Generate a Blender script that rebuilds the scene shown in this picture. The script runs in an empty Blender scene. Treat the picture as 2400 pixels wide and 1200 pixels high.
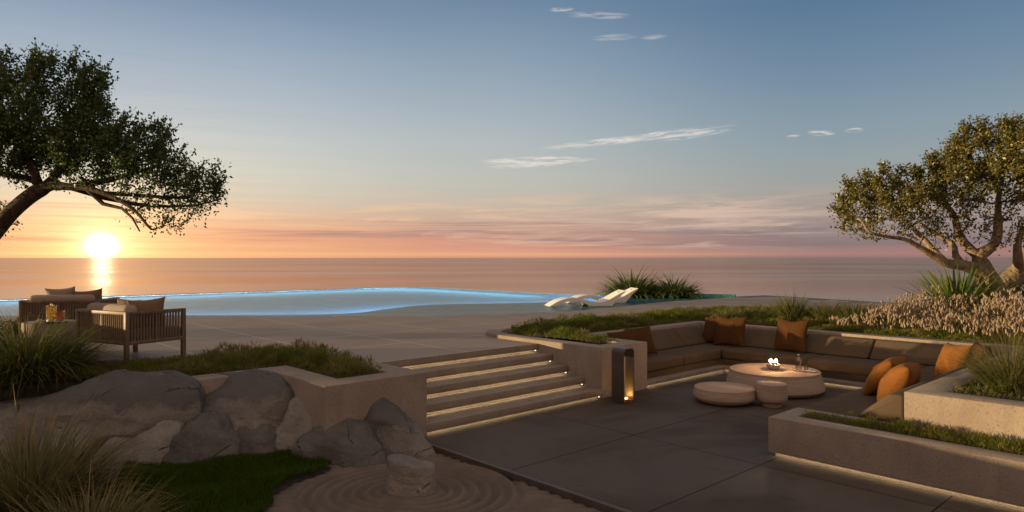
import bpy, bmesh, math, random
import numpy as np
from mathutils import Vector, Matrix, noise as mnoise
from mathutils.geometry import tessellate_polygon

R = math.radians
scene = bpy.context.scene
COL = scene.collection
rng = np.random.default_rng(7)
random.seed(7)

# ------------------------------------------------------------------ camera
CAMZ = 1.42
cam_d = bpy.data.cameras.new('camera')
cam = bpy.data.objects.new('camera', cam_d)
COL.objects.link(cam)
cam.location = (0, 0, CAMZ)
cam.rotation_euler = (R(90), 0, 0)
cam_d.sensor_width = 36
cam_d.lens = 24.0
cam_d.shift_y = 4 / 2400
cam_d.clip_start = 0.1
cam_d.clip_end = 200000
scene.camera = cam

scene.render.engine = 'CYCLES'
scene.cycles.use_denoising = True
scene.cycles.denoising_input_passes = 'RGB_ALBEDO_NORMAL'
scene.cycles.denoising_prefilter = 'ACCURATE'
scene.cycles.max_bounces = 8
scene.cycles.diffuse_bounces = 3
scene.cycles.glossy_bounces = 3
scene.cycles.transmission_bounces = 6
scene.cycles.transparent_max_bounces = 8
scene.cycles.caustics_reflective = False
scene.cycles.caustics_refractive = True
scene.cycles.blur_glossy = 1.0
scene.cycles.sample_clamp_indirect = 4
scene.view_settings.view_transform = 'Standard'
scene.view_settings.look = 'None'
scene.view_settings.exposure = 0.4
scene.view_settings.gamma = 1


def s2l(c):
    c = c / 255.0
    return c / 12.92 if c <= 0.04045 else ((c + 0.055) / 1.055) ** 2.4


def lin(r, g, b):
    return (s2l(r), s2l(g), s2l(b), 1.0)


# ------------------------------------------------------------------ node helpers
class NT:
    def __init__(self, tree):
        self.t = tree

    def n(self, kind, **kw):
        nd = self.t.nodes.new(kind)
        for k, v in kw.items():
            setattr(nd, k, v)
        return nd

    def set(self, sock, v):
        if isinstance(v, E):
            v = v.s
        if isinstance(v, bpy.types.NodeSocket):
            self.t.links.new(v, sock)
        else:
            if isinstance(v, (tuple, list)) and len(v) == 3 and sock.type == 'RGBA':
                v = (*v, 1.0)
            sock.default_value = v

    def math(self, op, a, b=None, c=None, clamp=False):
        nd = self.n('ShaderNodeMath', operation=op)
        nd.use_clamp = clamp
        self.set(nd.inputs[0], a)
        if b is not None:
            self.set(nd.inputs[1], b)
        if c is not None:
            self.set(nd.inputs[2], c)
        return E(self, nd.outputs[0])

    def mix(self, f, a, b, blend='MIX'):
        nd = self.n('ShaderNodeMix', data_type='RGBA', blend_type=blend)
        nd.clamp_factor = True
        self.set(nd.inputs[0], f)
        self.set(nd.inputs[6], a)
        self.set(nd.inputs[7], b)
        return E(self, nd.outputs[2])

    def ramp(self, f, stops, interp='LINEAR'):
        nd = self.n('ShaderNodeValToRGB')
        nd.color_ramp.interpolation = interp
        el = nd.color_ramp.elements
        while len(el) > 1:
            el.remove(el[-1])
        el[0].position = stops[0][0]
        el[0].color = stops[0][1]
        for p, c in stops[1:]:
            e = el.new(p)
            e.color = c
        self.set(nd.inputs[0], f)
        return E(self, nd.outputs[0])

    def comb(self, x, y, z):
        nd = self.n('ShaderNodeCombineXYZ')
        for i, v in enumerate((x, y, z)):
            self.set(nd.inputs[i], v)
        return E(self, nd.outputs[0])

    def sep(self, v):
        nd = self.n('ShaderNodeSeparateXYZ')
        self.set(nd.inputs[0], v)
        return [E(self, o) for o in nd.outputs]

    def noise(self, vec, scale=5, detail=3, rough=.5, dist=0.0, dim='3D'):
        nd = self.n('ShaderNodeTexNoise', noise_dimensions=dim)
        if vec is not None:
            self.set(nd.inputs['Vector'], vec)
        nd.inputs['Scale'].default_value = scale
        nd.inputs['Detail'].default_value = detail
        nd.inputs['Roughness'].default_value = rough
        nd.inputs['Distortion'].default_value = dist
        return E(self, nd.outputs[0])

    def step(self, a, lo, hi):
        nd = self.n('ShaderNodeMapRange', interpolation_type='SMOOTHSTEP')
        self.set(nd.inputs[0], a)
        self.set(nd.inputs[1], lo)
        self.set(nd.inputs[2], hi)
        return E(self, nd.outputs[0])


class E:
    def __init__(self, nt, s):
        self.nt, self.s = nt, s

    def __add__(self, o): return self.nt.math('ADD', self, o)
    __radd__ = __add__
    def __sub__(self, o): return self.nt.math('SUBTRACT', self, o)
    def __rsub__(self, o): return self.nt.math('SUBTRACT', o, self)
    def __mul__(self, o): return self.nt.math('MULTIPLY', self, o)
    __rmul__ = __mul__
    def __truediv__(self, o): return self.nt.math('DIVIDE', self, o)
    def abs(self): return self.nt.math('ABSOLUTE', self)
    def exp(self): return self.nt.math('EXPONENT', self)
    def pow(self, o): return self.nt.math('POWER', self, o)
    def clamp(self): return self.nt.math('ADD', self, 0.0, clamp=True)


# ------------------------------------------------------------------ sky
SUN_AZ, SUN_EL = -31.0, 0.85          # the low sun seen over the sea
LAMP_AZ, LAMP_EL = -94.0, 3.0         # the raking light that falls on the garden

world = bpy.data.worlds.new('World')
scene.world = world
world.use_nodes = True
wt = world.node_tree
wt.nodes.clear()
w = NT(wt)
tc = w.n('ShaderNodeTexCoord')
dx, dy, dz = w.sep(tc.outputs['Generated'])
el = w.math('MULTIPLY', w.math('ARCSINE', dz), 57.29578)
az = w.math('MULTIPLY', w.math('ARCTAN2', dx, dy), 57.29578)
f = (el / 90.0).clamp()


def stops(lst):
    return [(e / 90.0, lin(*c)) for e, c in lst]


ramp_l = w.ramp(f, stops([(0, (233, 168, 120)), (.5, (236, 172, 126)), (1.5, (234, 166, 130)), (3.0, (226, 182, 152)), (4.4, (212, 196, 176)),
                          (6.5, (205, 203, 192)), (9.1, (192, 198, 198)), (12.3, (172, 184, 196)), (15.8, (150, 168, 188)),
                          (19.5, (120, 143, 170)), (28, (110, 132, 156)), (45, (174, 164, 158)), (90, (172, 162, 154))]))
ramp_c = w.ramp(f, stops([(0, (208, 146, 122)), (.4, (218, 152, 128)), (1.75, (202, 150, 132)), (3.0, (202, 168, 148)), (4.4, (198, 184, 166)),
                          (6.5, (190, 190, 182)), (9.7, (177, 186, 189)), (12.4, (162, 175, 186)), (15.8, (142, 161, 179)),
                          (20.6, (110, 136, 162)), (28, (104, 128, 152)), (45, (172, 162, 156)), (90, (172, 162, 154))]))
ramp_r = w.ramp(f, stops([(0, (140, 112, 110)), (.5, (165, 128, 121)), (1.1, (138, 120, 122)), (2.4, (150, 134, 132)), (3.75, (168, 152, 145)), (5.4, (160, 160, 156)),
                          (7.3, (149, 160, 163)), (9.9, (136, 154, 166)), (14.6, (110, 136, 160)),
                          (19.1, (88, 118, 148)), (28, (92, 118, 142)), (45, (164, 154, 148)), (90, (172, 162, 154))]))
sky = w.mix(w.step(az, -22.0, -2.0), ramp_l, ramp_c)
sky = w.mix(w.step(az, -4.0, 26.0), sky, ramp_r)
# the dusk side of the sky, behind the viewer, is warmed and brightened as fill
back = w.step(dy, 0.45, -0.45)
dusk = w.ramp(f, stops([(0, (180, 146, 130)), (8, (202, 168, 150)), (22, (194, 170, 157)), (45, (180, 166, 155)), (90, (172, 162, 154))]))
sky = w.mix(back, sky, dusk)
# streaky cloud bands low over the sea
cv = w.comb(az / 13.0, (el - az * 0.012) * 0.95, 0.0)
n1 = w.noise(cv, 1.0, 6, .62, .6)
cv2 = w.comb(az / 22.0, el * 2.2, 3.7)
n2 = w.noise(cv2, 1.0, 5, .6, .3)
bank = ((az - 11.0) / 17.0).pow(2)
bank = (bank * -1.0).exp()
band = w.step(el, .35, 1.3) * w.step(el, 6.0, 3.8)
side = w.mix(w.step(az, -14.0, 12.0), lin(246, 200, 160), lin(214, 186, 168))
side = w.mix(w.step(az, 16.0, 34.0), side, lin(176, 158, 150))
sky = w.mix(w.step(n1 + bank * .09, .50, .72) * band * (bank * .45 + .5), sky, side)
n3 = w.noise(w.comb(az / 6.0, (el - az * .03) * 2.6, 9.0), 1.0, 7, .68, .8)
sky = w.mix(w.step(n3, .50, .70) * bank * w.step(el, 1.6, 2.8) * w.step(el, 5.6, 4.0) * .55, sky, lin(224, 194, 172))
dark_c = w.mix(w.step(az, -30.0, -6.0), lin(222, 150, 118), lin(146, 122, 126))
dark_c = w.mix(w.step(az, 5.0, 25.0), dark_c, lin(122, 112, 118))
band2 = w.step(el, .5, 1.2) * w.step(el, 4.6, 2.2)
sky = w.mix(w.step(n2, .46, .68) * band2 * .8, sky, dark_c)
# a thin bright line along the horizon
hz = w.math('EXPONENT', (el - .28).abs() * -5.0)
hz_c = w.mix(w.step(az, 0.0, 30.0), lin(250, 190, 140), lin(178, 130, 122))
sky = w.mix(hz * w.step(el, -.05, .1) * .55, sky, hz_c)


def wisp(u, v, half_len, half_h, tilt, amt):
    a0 = math.degrees(math.atan((u - 1200) / 1600))
    c0 = math.cos(R(a0))
    e0 = math.degrees(math.atan((604 - v) / 1600 * c0))
    k = math.degrees(1 / 1600) * c0
    dxw = (az - a0)
    dyw = (el - e0) - dxw * tilt
    rr = (dxw / (half_len * k)).pow(2) + (dyw / (half_h * k)).pow(2)
    nn = w.noise(w.comb(az * .55, (el - dxw * tilt) * 5.0, u * .01), 1.0, 5, .6, .4)
    return w.step(rr, 1.0, .1) * w.step(nn, .36, .66) * amt


wisps = None
for a_ in ((1262, 377, 150, 12, .02, .95), (1235, 388, 110, 6, .05, .7), (1480, 325, 250, 11, .09, .75), (1610, 317, 110, 10, .07, .7),
           (1860, 320, 20, 5, 0, .6), (1925, 312, 34, 8, -.1, .7), (2002, 305, 24, 6, .02, .8),
           (1315, 22, 34, 6, 0, .5), (1400, 36, 90, 10, -.06, .35), (1440, 88, 60, 9, 0, .3), (1532, 86, 34, 7, 0, .35)):
    wv = wisp(*a_)
    wisps = wv if wisps is None else w.math('MAXIMUM', wisps, wv)
sky = w.mix(wisps, sky, lin(236, 226, 214))
# the sun and its bloom behind thin haze
da = (az - SUN_AZ)
de = (el - SUN_EL)
d2 = (da / .85).pow(2) + (de / .70).pow(2)
core = (d2 * -2.2).exp() * 16.0 + (d2.pow(.5) * -.95).exp() * 1.2
dd = ((da / 1.3).pow(2) + de.pow(2)).pow(.5)
halo = (dd * -.42).exp() * 1.15 + (dd * -.14).exp() * .26
halo = halo * (w.step(n2, .75, .35) * .5 + .5)
sun_c = w.mix(1.0, (0, 0, 0), (1, .80, .42))


def scaled(col, fac):
    nd = w.n('ShaderNodeVectorMath', operation='SCALE')
    w.set(nd.inputs[0], col)
    w.set(nd.inputs[3], fac)
    return E(w, nd.outputs[0])


def addc(a, b):
    nd = w.n('ShaderNodeVectorMath', operation='ADD')
    w.set(nd.inputs[0], a)
    w.set(nd.inputs[1], b)
    return E(w, nd.outputs[0])


sky = addc(sky, addc(scaled(w.comb(1.0, .9, .62), core), scaled(w.comb(1.0, .62, .16), halo)))
nish = w.n('ShaderNodeTexSky', sky_type='NISHITA')
nish.sun_disc = False
nish.sun_elevation = R(LAMP_EL)
nish.sun_rotation = R(LAMP_AZ)
sky = addc(sky, scaled(nish.outputs[0], .004))
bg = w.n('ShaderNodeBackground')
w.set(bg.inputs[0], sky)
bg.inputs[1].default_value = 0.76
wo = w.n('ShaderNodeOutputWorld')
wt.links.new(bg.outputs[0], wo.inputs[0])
world.cycles.sampling_method = 'MANUAL'
world.cycles.sample_map_resolution = 2048

sun_d = bpy.data.lights.new('sun', 'SUN')
sun_d.energy = 5.0
sun_d.angle = R(0.5)
sun_d.color = (1.0, .76, .40)
sun = bpy.data.objects.new('sun', sun_d)
COL.objects.link(sun)
sd = Vector((math.sin(R(LAMP_AZ)) * math.cos(R(LAMP_EL)), math.cos(R(LAMP_AZ)) * math.cos(R(LAMP_EL)), math.sin(R(LAMP_EL))))
sun.rotation_euler = sd.to_track_quat('Z', 'Y').to_euler()
sun.location = (-30, 10, 12)

# ------------------------------------------------------------------ frames and mesh helpers
ANG = math.atan2(.678, .735)
PV = Vector((math.cos(ANG), math.sin(ANG)))
QV = Vector((-math.sin(ANG), math.cos(ANG)))


def pq(p, q, z=0.0):
    return Vector((PV.x * p + QV.x * q, PV.y * p + QV.y * q, z))


def topq(x, y):
    return (PV.x * x + PV.y * y, QV.x * x + QV.y * y)


def px(u, v, Y):
    """world point seen at photo pixel (u, v) at distance Y"""
    return Vector(((u - 1200) / 1600 * Y, Y, CAMZ - (v - 604) / 1600 * Y))


def arr(vs):
    return np.array([tuple(v) for v in vs], dtype=float)


def pq_arr(a):
    a = np.asarray(a, float)
    out = a.copy()
    out[:, 0] = PV.x * a[:, 0] + QV.x * a[:, 1]
    out[:, 1] = PV.y * a[:, 0] + QV.y * a[:, 1]
    return out


class MB:
    """collects world-space vertices and faces for ONE mesh"""
    def __init__(self, frame='W'):
        self.v, self.f, self.n, self.frame = [], [], 0, frame

    def add(self, verts, faces):
        verts = np.asarray(verts, float)
        if self.frame == 'PQ':
            verts = pq_arr(verts)
        self.v.append(verts)
        o = self.n
        self.f += [tuple(i + o for i in fc) for fc in faces]
        self.n += len(verts)
        return self

    def box(self, x0, x1, y0, y1, z0, z1, bev=0.0, seg=2):
        bm = bmesh.new()
        bmesh.ops.create_cube(bm, size=1)
        for v in bm.verts:
            v.co = ((x0 + x1) / 2 + v.co.x * (x1 - x0), (y0 + y1) / 2 + v.co.y * (y1 - y0), (z0 + z1) / 2 + v.co.z * (z1 - z0))
        if bev:
            bmesh.ops.bevel(bm, geom=bm.edges[:], offset=bev, segments=seg, profile=.5, affect='EDGES')
        return self.bm(bm)

    def bm(self, bm, M=None):
        if M is not None:
            bm.transform(M)
        bm.verts.index_update()
        self.add([tuple(v.co) for v in bm.verts], [tuple(v.index for v in fc.verts) for fc in bm.faces])
        bm.free()
        return self

    def prism(self, poly, z0, z1, bev=0.0):
        bm = bmesh.new()
        lo = [bm.verts.new((x, y, z0)) for x, y in poly]
        hi = [bm.verts.new((x, y, z1)) for x, y in poly]
        n = len(poly)
        for i in range(n):
            j = (i + 1) % n
            bm.faces.new((lo[i], lo[j], hi[j], hi[i]))
        tf = bm.faces.new(hi)
        bm.faces.new(lo[::-1])
        bmesh.ops.recalc_face_normals(bm, faces=bm.faces[:])
        if bev:
            bmesh.ops.bevel(bm, geom=list(tf.edges), offset=bev, segments=2, profile=.5, affect='EDGES')
        bmesh.ops.triangulate(bm, faces=[fc for fc in bm.faces if len(fc.verts) > 4])
        return self.bm(bm)

    def sheet(self, poly, z):
        tris = tessellate_polygon([[Vector((x, y, 0)) for x, y in poly]])
        up = []
        for t in tris:
            a, b, c = [Vector((*poly[i], 0)) for i in t]
            up.append(t if (b - a).cross(c - a).z > 0 else t[::-1])
        return self.add([(x, y, z) for x, y in poly], up)

    def tube(self, path, radii, sides=8, cap=True, squash=1.0):
        path = [Vector(p) for p in path]
        n = len(path)
        if not hasattr(radii, '__len__'):
            radii = [radii] * n
        up = None
        vs = []
        for i, p in enumerate(path):
            d = (path[min(i + 1, n - 1)] - path[max(i - 1, 0)])
            d = d.normalized() if d.length > 1e-9 else Vector((0, 0, 1))
            if up is None:
                up = d.orthogonal().normalized()
            up = (up - d * up.dot(d))
            up = up.normalized() if up.length > 1e-6 else d.orthogonal().normalized()
            s = d.cross(up)
            for k in range(sides):
                a = 2 * math.pi * k / sides
                vs.append(p + (up * math.cos(a) + s * math.sin(a) * squash) * radii[i])
        fs = []
        for i in range(n - 1):
            for k in range(sides):
                k2 = (k + 1) % sides
                fs.append((i * sides + k, i * sides + k2, (i + 1) * sides + k2, (i + 1) * sides + k))
        if cap:
            fs.append(tuple(range(sides))[::-1])
            fs.append(tuple((n - 1) * sides + k for k in range(sides)))
        return self.add([tuple(v) for v in vs], fs)

    def lathe(self, prof, c=(0, 0, 0), seg=40, cap=True):
        vs, fs = [], []
        n = len(prof)
        for r, z in prof:
            for k in range(seg):
                a = 2 * math.pi * k / seg
                vs.append((c[0] + r * math.cos(a), c[1] + r * math.sin(a), c[2] + z))
        for i in range(n - 1):
            for k in range(seg):
                k2 = (k + 1) % seg
                fs.append((i * seg + k, i * seg + k2, (i + 1) * seg + k2, (i + 1) * seg + k))
        if cap:
            fs.append(tuple(range(seg))[::-1])
            fs.append(tuple((n - 1) * seg + k for k in range(seg)))
        return self.add(vs, fs)


def make_mesh(name, V, F, mat, smooth=None):
    me = bpy.data.meshes.new(name)
    me.from_pydata([tuple(v) for v in V], [], F)
    if mat:
        me.materials.append(mat)
    if smooth is not None:
        me.shade_smooth()
        if smooth < 180:
            me.set_sharp_from_angle(angle=R(smooth))
    me.update()
    return me


def quads_mesh(name, V, Q, mat, tint=None):
    """fast path for many quads: V (n,3), Q (m,4)"""
    me = bpy.data.meshes.new(name)
    V = np.ascontiguousarray(V, dtype=np.float32)
    Q = np.ascontiguousarray(Q, dtype=np.int32)
    me.vertices.add(len(V))
    me.vertices.foreach_set('co', V.ravel())
    k = Q.shape[1]
    me.loops.add(Q.size)
    me.loops.foreach_set('vertex_index', Q.ravel())
    me.polygons.add(len(Q))
    me.polygons.foreach_set('loop_start', np.arange(0, Q.size, k, dtype=np.int32))
    me.polygons.foreach_set('use_smooth', np.ones(len(Q), dtype=bool))
    if tint is not None:
        at = me.attributes.new('tint', 'FLOAT', 'POINT')
        at.data.foreach_set('value', np.ascontiguousarray(tint, dtype=np.float32))
    me.materials.append(mat)
    me.update(calc_edges=True)
    me.validate()
    return me


def thing(name, label, cat, loc=(0, 0, 0), rotz=0.0, group=None):
    o = bpy.data.objects.new(name, None)
    COL.objects.link(o)
    o.location = loc
    o.rotation_euler = (0, 0, rotz)
    o.empty_display_size = .2
    tag(o, label, cat, group)
    return o


def tag(o, label=None, cat=None, group=None, kind=None):
    if label: o['label'] = label
    if cat: o['category'] = cat
    if group: o['group'] = group
    if kind: o['kind'] = kind
    return o


def wmat(o):
    m = Matrix.LocRotScale(o.location, o.rotation_euler, o.scale)
    return wmat(o.parent) @ m if o.parent else m


def link(name, V, F, mat, parent=None, loc=None, rotz=0.0, smooth=None, tint=None):
    """V in world coordinates; the object gets its own origin (top-level) or its parent's"""
    V = np.asarray(V, float)
    if parent is not None:
        M = wmat(parent)
    else:
        if loc is None:
            loc = ((V[:, 0].min() + V[:, 0].max()) / 2, (V[:, 1].min() + V[:, 1].max()) / 2, V[:, 2].min())
        M = Matrix.LocRotScale(Vector(loc), Matrix.Rotation(rotz, 3, 'Z').to_quaternion(), None)
    Mi = np.array(M.inverted())
    L = V @ Mi[:3, :3].T + Mi[:3, 3]
    if isinstance(F, np.ndarray):
        me = quads_mesh(name, L, F, mat, tint)
    else:
        me = make_mesh(name, L, F, mat, smooth)
    o = bpy.data.objects.new(name, me)
    COL.objects.link(o)
    if parent is not None:
        o.parent = parent
    else:
        o.location = loc
        o.rotation_euler = (0, 0, rotz)
    return o


def build(mb, name, mat, parent=None, loc=None, rotz=0.0, smooth=None):
    return link(name, np.concatenate(mb.v), mb.f, mat, parent, loc, rotz, smooth)


def struct(mb, name, mat, **kw):
    return tag(build(mb, name, mat, **kw), kind='structure')


# ------------------------------------------------------------------ materials
def new_mat(name):
    m = bpy.data.materials.new(name)
    m.use_nodes = True
    t = m.node_tree
    t.nodes.clear()
    return m, NT(t)


def finish(nt, shader):
    o = nt.n('ShaderNodeOutputMaterial')
    nt.t.links.new(shader, o.inputs[0])


def principled(nt, base, rough=.6, metal=0.0, spec=.5, normal=None, **kw):
    b = nt.n('ShaderNodeBsdfPrincipled')
    nt.set(b.inputs['Base Color'], base)
    nt.set(b.inputs['Roughness'], rough)
    nt.set(b.inputs['Metallic'], metal)
    nt.set(b.inputs['Specular IOR Level'], spec)
    if normal is not None:
        nt.set(b.inputs['Normal'], normal)
    for k, v in kw.items():
        nt.set(b.inputs[k], v)
    return b.outputs[0]


def bump(nt, h, strength=.3, dist=.01):
    b = nt.n('ShaderNodeBump')
    b.inputs['Strength'].default_value = strength
    b.inputs['Distance'].default_value = dist
    nt.set(b.inputs['Height'], h)
    return b.outputs[0]


def objco(nt):
    return E(nt, nt.n('ShaderNodeTexCoord').outputs['Object'])


def geopos(nt):
    return E(nt, nt.n('ShaderNodeNewGeometry').outputs['Position'])


def simple(name, base, var=.15, scale=6, rough=.6, metal=0.0, spec=.5, bs=.15, bscale=60, bdist=.004, stretch=None):
    m, nt = new_mat(name)
    co = objco(nt)
    if stretch:
        mp = nt.n('ShaderNodeMapping')
        nt.set(mp.inputs[0], co)
        mp.inputs['Scale'].default_value = stretch
        co = E(nt, mp.outputs[0])
    n = nt.noise(co, scale, 5, .6)
    dark = tuple(c * (1 - var) for c in base)
    lite = tuple(min(1, c * (1 + var)) for c in base)
    colr = nt.mix(nt.step(n, .3, .7), dark, lite)
    fine = nt.noise(co, bscale, 4, .6)
    finish(nt, principled(nt, colr, rough, metal, spec, bump(nt, fine, bs, bdist)))
    return m


def mat_plaster():
    m, nt = new_mat('sand_plaster')
    co = objco(nt)
    big = nt.noise(co, 1.7, 6, .65)
    mid = nt.noise(co, 9, 5, .6)
    pits = nt.noise(co, 46, 4, .7)
    drip = nt.noise(nt.comb(*[a * b for a, b in zip(nt.sep(co), (5.0, 5.0, .6))]), 1.0, 5, .65, .3)
    colr = nt.mix(nt.step(big, .3, .7), (.25, .19, .150), (.33, .26, .205))
    colr = nt.mix(nt.step(mid, .35, .7) * .5, colr, (.29, .215, .165))
    colr = nt.mix(nt.step(drip, .48, .72) * .35, colr, (.20, .15, .115))
    colr = nt.mix(nt.step(pits, .54, .68) * .65, colr, (.13, .095, .072))
    h = pits * -1.0 + mid * .4
    finish(nt, principled(nt, colr, .85, 0, .25, bump(nt, h, .6, .014)))
    return m


def mat_tiles(name, c0, c1, joint, sx, sy, ox, oy, rough, jw=.006, rvar=.1, spec=.35, dirt=1.0):
    m, nt = new_mat(name)
    co = objco(nt)
    x, y, z = nt.sep(co)
    tx = (x - ox) / sx
    ty = (y - oy) / sy
    fx = nt.math('FRACT', tx)
    fy = nt.math('FRACT', ty)
    ex = nt.math('MINIMUM', fx, 1.0 - fx) * sx
    ey = nt.math('MINIMUM', fy, 1.0 - fy) * sy
    d = nt.math('MINIMUM', ex, ey)
    line = nt.step(d, jw, jw * .4)
    cell = nt.n('ShaderNodeTexWhiteNoise', noise_dimensions='3D')
    nt.set(cell.inputs[0], nt.comb(nt.math('FLOOR', tx), nt.math('FLOOR', ty), 0.0))
    rnd = E(nt, cell.outputs[0])
    mpv = nt.comb(x * .35, y * 1.4, rnd * 20.0)
    big = nt.noise(mpv, 1.6, 6, .65, .4)
    fine = nt.noise(co, 40, 4, .6)
    stain = nt.noise(co, .45, 5, .6, .5)
    colr = nt.mix(nt.step(big, .28, .72), c0, c1)
    colr = nt.mix(rnd * .35, colr, tuple(c * .78 for c in c1))
    colr = nt.mix(nt.step(fine, .45, .75) * .25, colr, tuple(c * .6 for c in c0))
    colr = nt.mix(nt.step(stain, .50, .66) * (.5 * dirt), colr, tuple(c * .55 for c in c0))
    spots = nt.noise(co, 3.2, 6, .7, .3)
    colr = nt.mix(nt.step(spots, .58, .74) * (.45 * dirt), colr, tuple(c * .62 for c in c0))
    colr = nt.mix(line, colr, joint)
    rg = rough + (nt.step(big, .3, .7) - .5) * rvar + (nt.step(stain, .4, .7) - .5) * rvar
    h = fine * .3 - line * 2.0
    finish(nt, principled(nt, colr, rg, 0, spec, bump(nt, h, .25, .004)))
    return m


M = {}
M['plaster'] = mat_plaster()
M['deck'] = mat_tiles('deck_stone', (.27, .198, .150), (.34, .255, .195), (.50, .40, .32), 1.55, 1.55, .28, 8.03, .55, .018, .1, .06, .25)
M['patio'] = mat_tiles('dark_stone', (.088, .068, .055), (.128, .100, .081), (.016, .012, .010), 2.0, 1.6, 4.6, 6.61, .62, .010, .2, .05)
M['soil'] = simple('soil', (.05, .04, .028), .5, 14, .95, bs=.6, bscale=40, bdist=.02)
M['sand'] = simple('raked_sand', (.165, .125, .10), .14, 3, .95, spec=.15, bs=.5, bscale=220, bdist=.004)
M['fabric'] = simple('taupe_fabric', (.092, .063, .041), .06, 5, .95, spec=.15, bs=.25, bscale=420, bdist=.001)
M['pillow'] = simple('rust_fabric', (.068, .028, .0080), .08, 5, .9, spec=.15, bs=.3, bscale=380, bdist=.001)  # rust pillow fabric, darkened for the pillows in shade
M['bright_pillow'] = simple('amber_fabric', (.20, .076, .016), .08, 5, .9, spec=.15, bs=.3, bscale=380, bdist=.001)  # the same rust fabric, brightened for the pillows in sun
M['cream'] = simple('cream_fabric', (.36, .275, .22), .06, 5, .95, spec=.15, bs=.25, bscale=420, bdist=.001)
M['brown_fabric'] = simple('brown_fabric', (.24, .15, .09), .08, 5, .95, spec=.15, bs=.25, bscale=420, bdist=.001)
M['teak'] = simple('teak', (.16, .092, .052), .3, 7, .55, stretch=(3, 3, .5), bs=.2)
M['rope'] = simple('rope', (.185, .122, .088), .15, 30, .9, spec=.2, bs=.6, bscale=160, bdist=.003)
M['travertine'] = simple('travertine', (.37, .265, .198), .17, 4, .65, spec=.4, stretch=(.7, .7, 9), bs=.25, bscale=14, bdist=.006)
M['top_wood'] = simple('travertine_top', (.44, .300, .215), .14, 4, .85, spec=.1, stretch=(1, 6, 1), bs=.12, bscale=30)
M['bronze'] = simple('dark_bronze', (.075, .060, .046), .18, 4, .42, metal=.35, bs=.05, bscale=90)
M['brass'] = simple('brushed_brass', (.22, .155, .08), .15, 6, .4, metal=.3, bs=.05, bscale=90)  # brassy tone paints in the burner's glow on the far plate
M['copper'] = simple('copper', (.45, .17, .06), .2, 8, .35, metal=.8, bs=.05)
M['stone_lining'] = simple('pale_lining', (.50, .38, .28), .1, 9, .7)  # pale tone stands in for light on the plate edge
M['white_shell'] = simple('white_shell', (.80, .74, .64), .03, 3, .45, spec=.4, bs=.02)
M['ceramic'] = simple('pale_ceramic', (.55, .42, .32), .12, 10, .5)
M['wax'] = simple('wax', (.80, .68, .48), .03, 8, .5)
M['dark_tray'] = simple('dark_tray', (.035, .028, .025), .2, 8, .45)
M['lemon'] = simple('lemon', (.65, .50, .22), .1, 12, .5)
M['edging'] = simple('bronze_edging', (.10, .075, .06), .15, 6, .5, metal=.4)
M['pool_stone'] = simple('pool_coping', (.06, .055, .05), .15, 5, .45)


def emit(name, col, strength):
    m, nt = new_mat(name)
    e = nt.n('ShaderNodeEmission')
    e.inputs[0].default_value = (*col, 1)
    e.inputs[1].default_value = strength
    finish(nt, e.outputs[0])
    return m


M['led'] = emit('warm_led', (1, .84, .52), 6.0)
M['led_dot'] = emit('led_dot', (1, .9, .62), 1.1)
M['flame'] = emit('flame', (1, .60, .25), 3600)
M['burner'] = emit('burner_glow', (1, .66, .24), 16)
M['pool_led'] = emit('pool_led', (.66, .95, 1), 9)
M['pool_led_blue'] = emit('pool_led_blue', (.34, .64, 1), 6.0)  # fill glow that turns the basin blue


def mat_tile_pool(name, c0, c1):
    m, nt = new_mat(name)
    co = objco(nt)
    n = nt.noise(co, 1.2, 3, .6)
    colr = nt.mix(nt.step(n, .3, .7), c0, c1)
    finish(nt, principled(nt, colr, .5))
    return m


M['pool_deep'] = mat_tile_pool('pool_tile_deep', (.20, .47, .62), (.26, .54, .68))
M['pool_shelf'] = mat_tile_pool('pool_tile_shelf', (.09, .25, .28), (.12, .29, .32))
M['pool_teal'] = mat_tile_pool('pool_tile_teal', (.05, .22, .20), (.09, .30, .27))


def mat_water():
    m, nt = new_mat('pool_water')
    co = geopos(nt)
    x, y, z = nt.sep(co)
    n = nt.noise(nt.comb(x * .55, y * .55, 0.0), 3.0, 4, .6, .5)
    n2 = nt.noise(nt.comb(x * .25, y * .8, 4.0), 1.3, 3, .5, .2)
    nb = bump(nt, n + n2 * 1.8, .40, .06)
    rf = nt.n('ShaderNodeBsdfRefraction')
    rf.inputs['IOR'].default_value = 1.33
    rf.inputs['Roughness'].default_value = 0.02
    rf.inputs[0].default_value = (.86, .96, 1, 1)
    nt.set(rf.inputs['Normal'], nb)
    gl = nt.n('ShaderNodeBsdfGlossy')
    gl.inputs['Roughness'].default_value = .08
    gl.inputs[0].default_value = (.95, .95, .95, 1)
    nt.set(gl.inputs['Normal'], nb)
    mx = nt.n('ShaderNodeMixShader')
    mx.inputs[0].default_value = .24
    nt.t.links.new(rf.outputs[0], mx.inputs[1])
    nt.t.links.new(gl.outputs[0], mx.inputs[2])
    finish(nt, mx.outputs[0])
    return m


M['water'] = mat_water()


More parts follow.
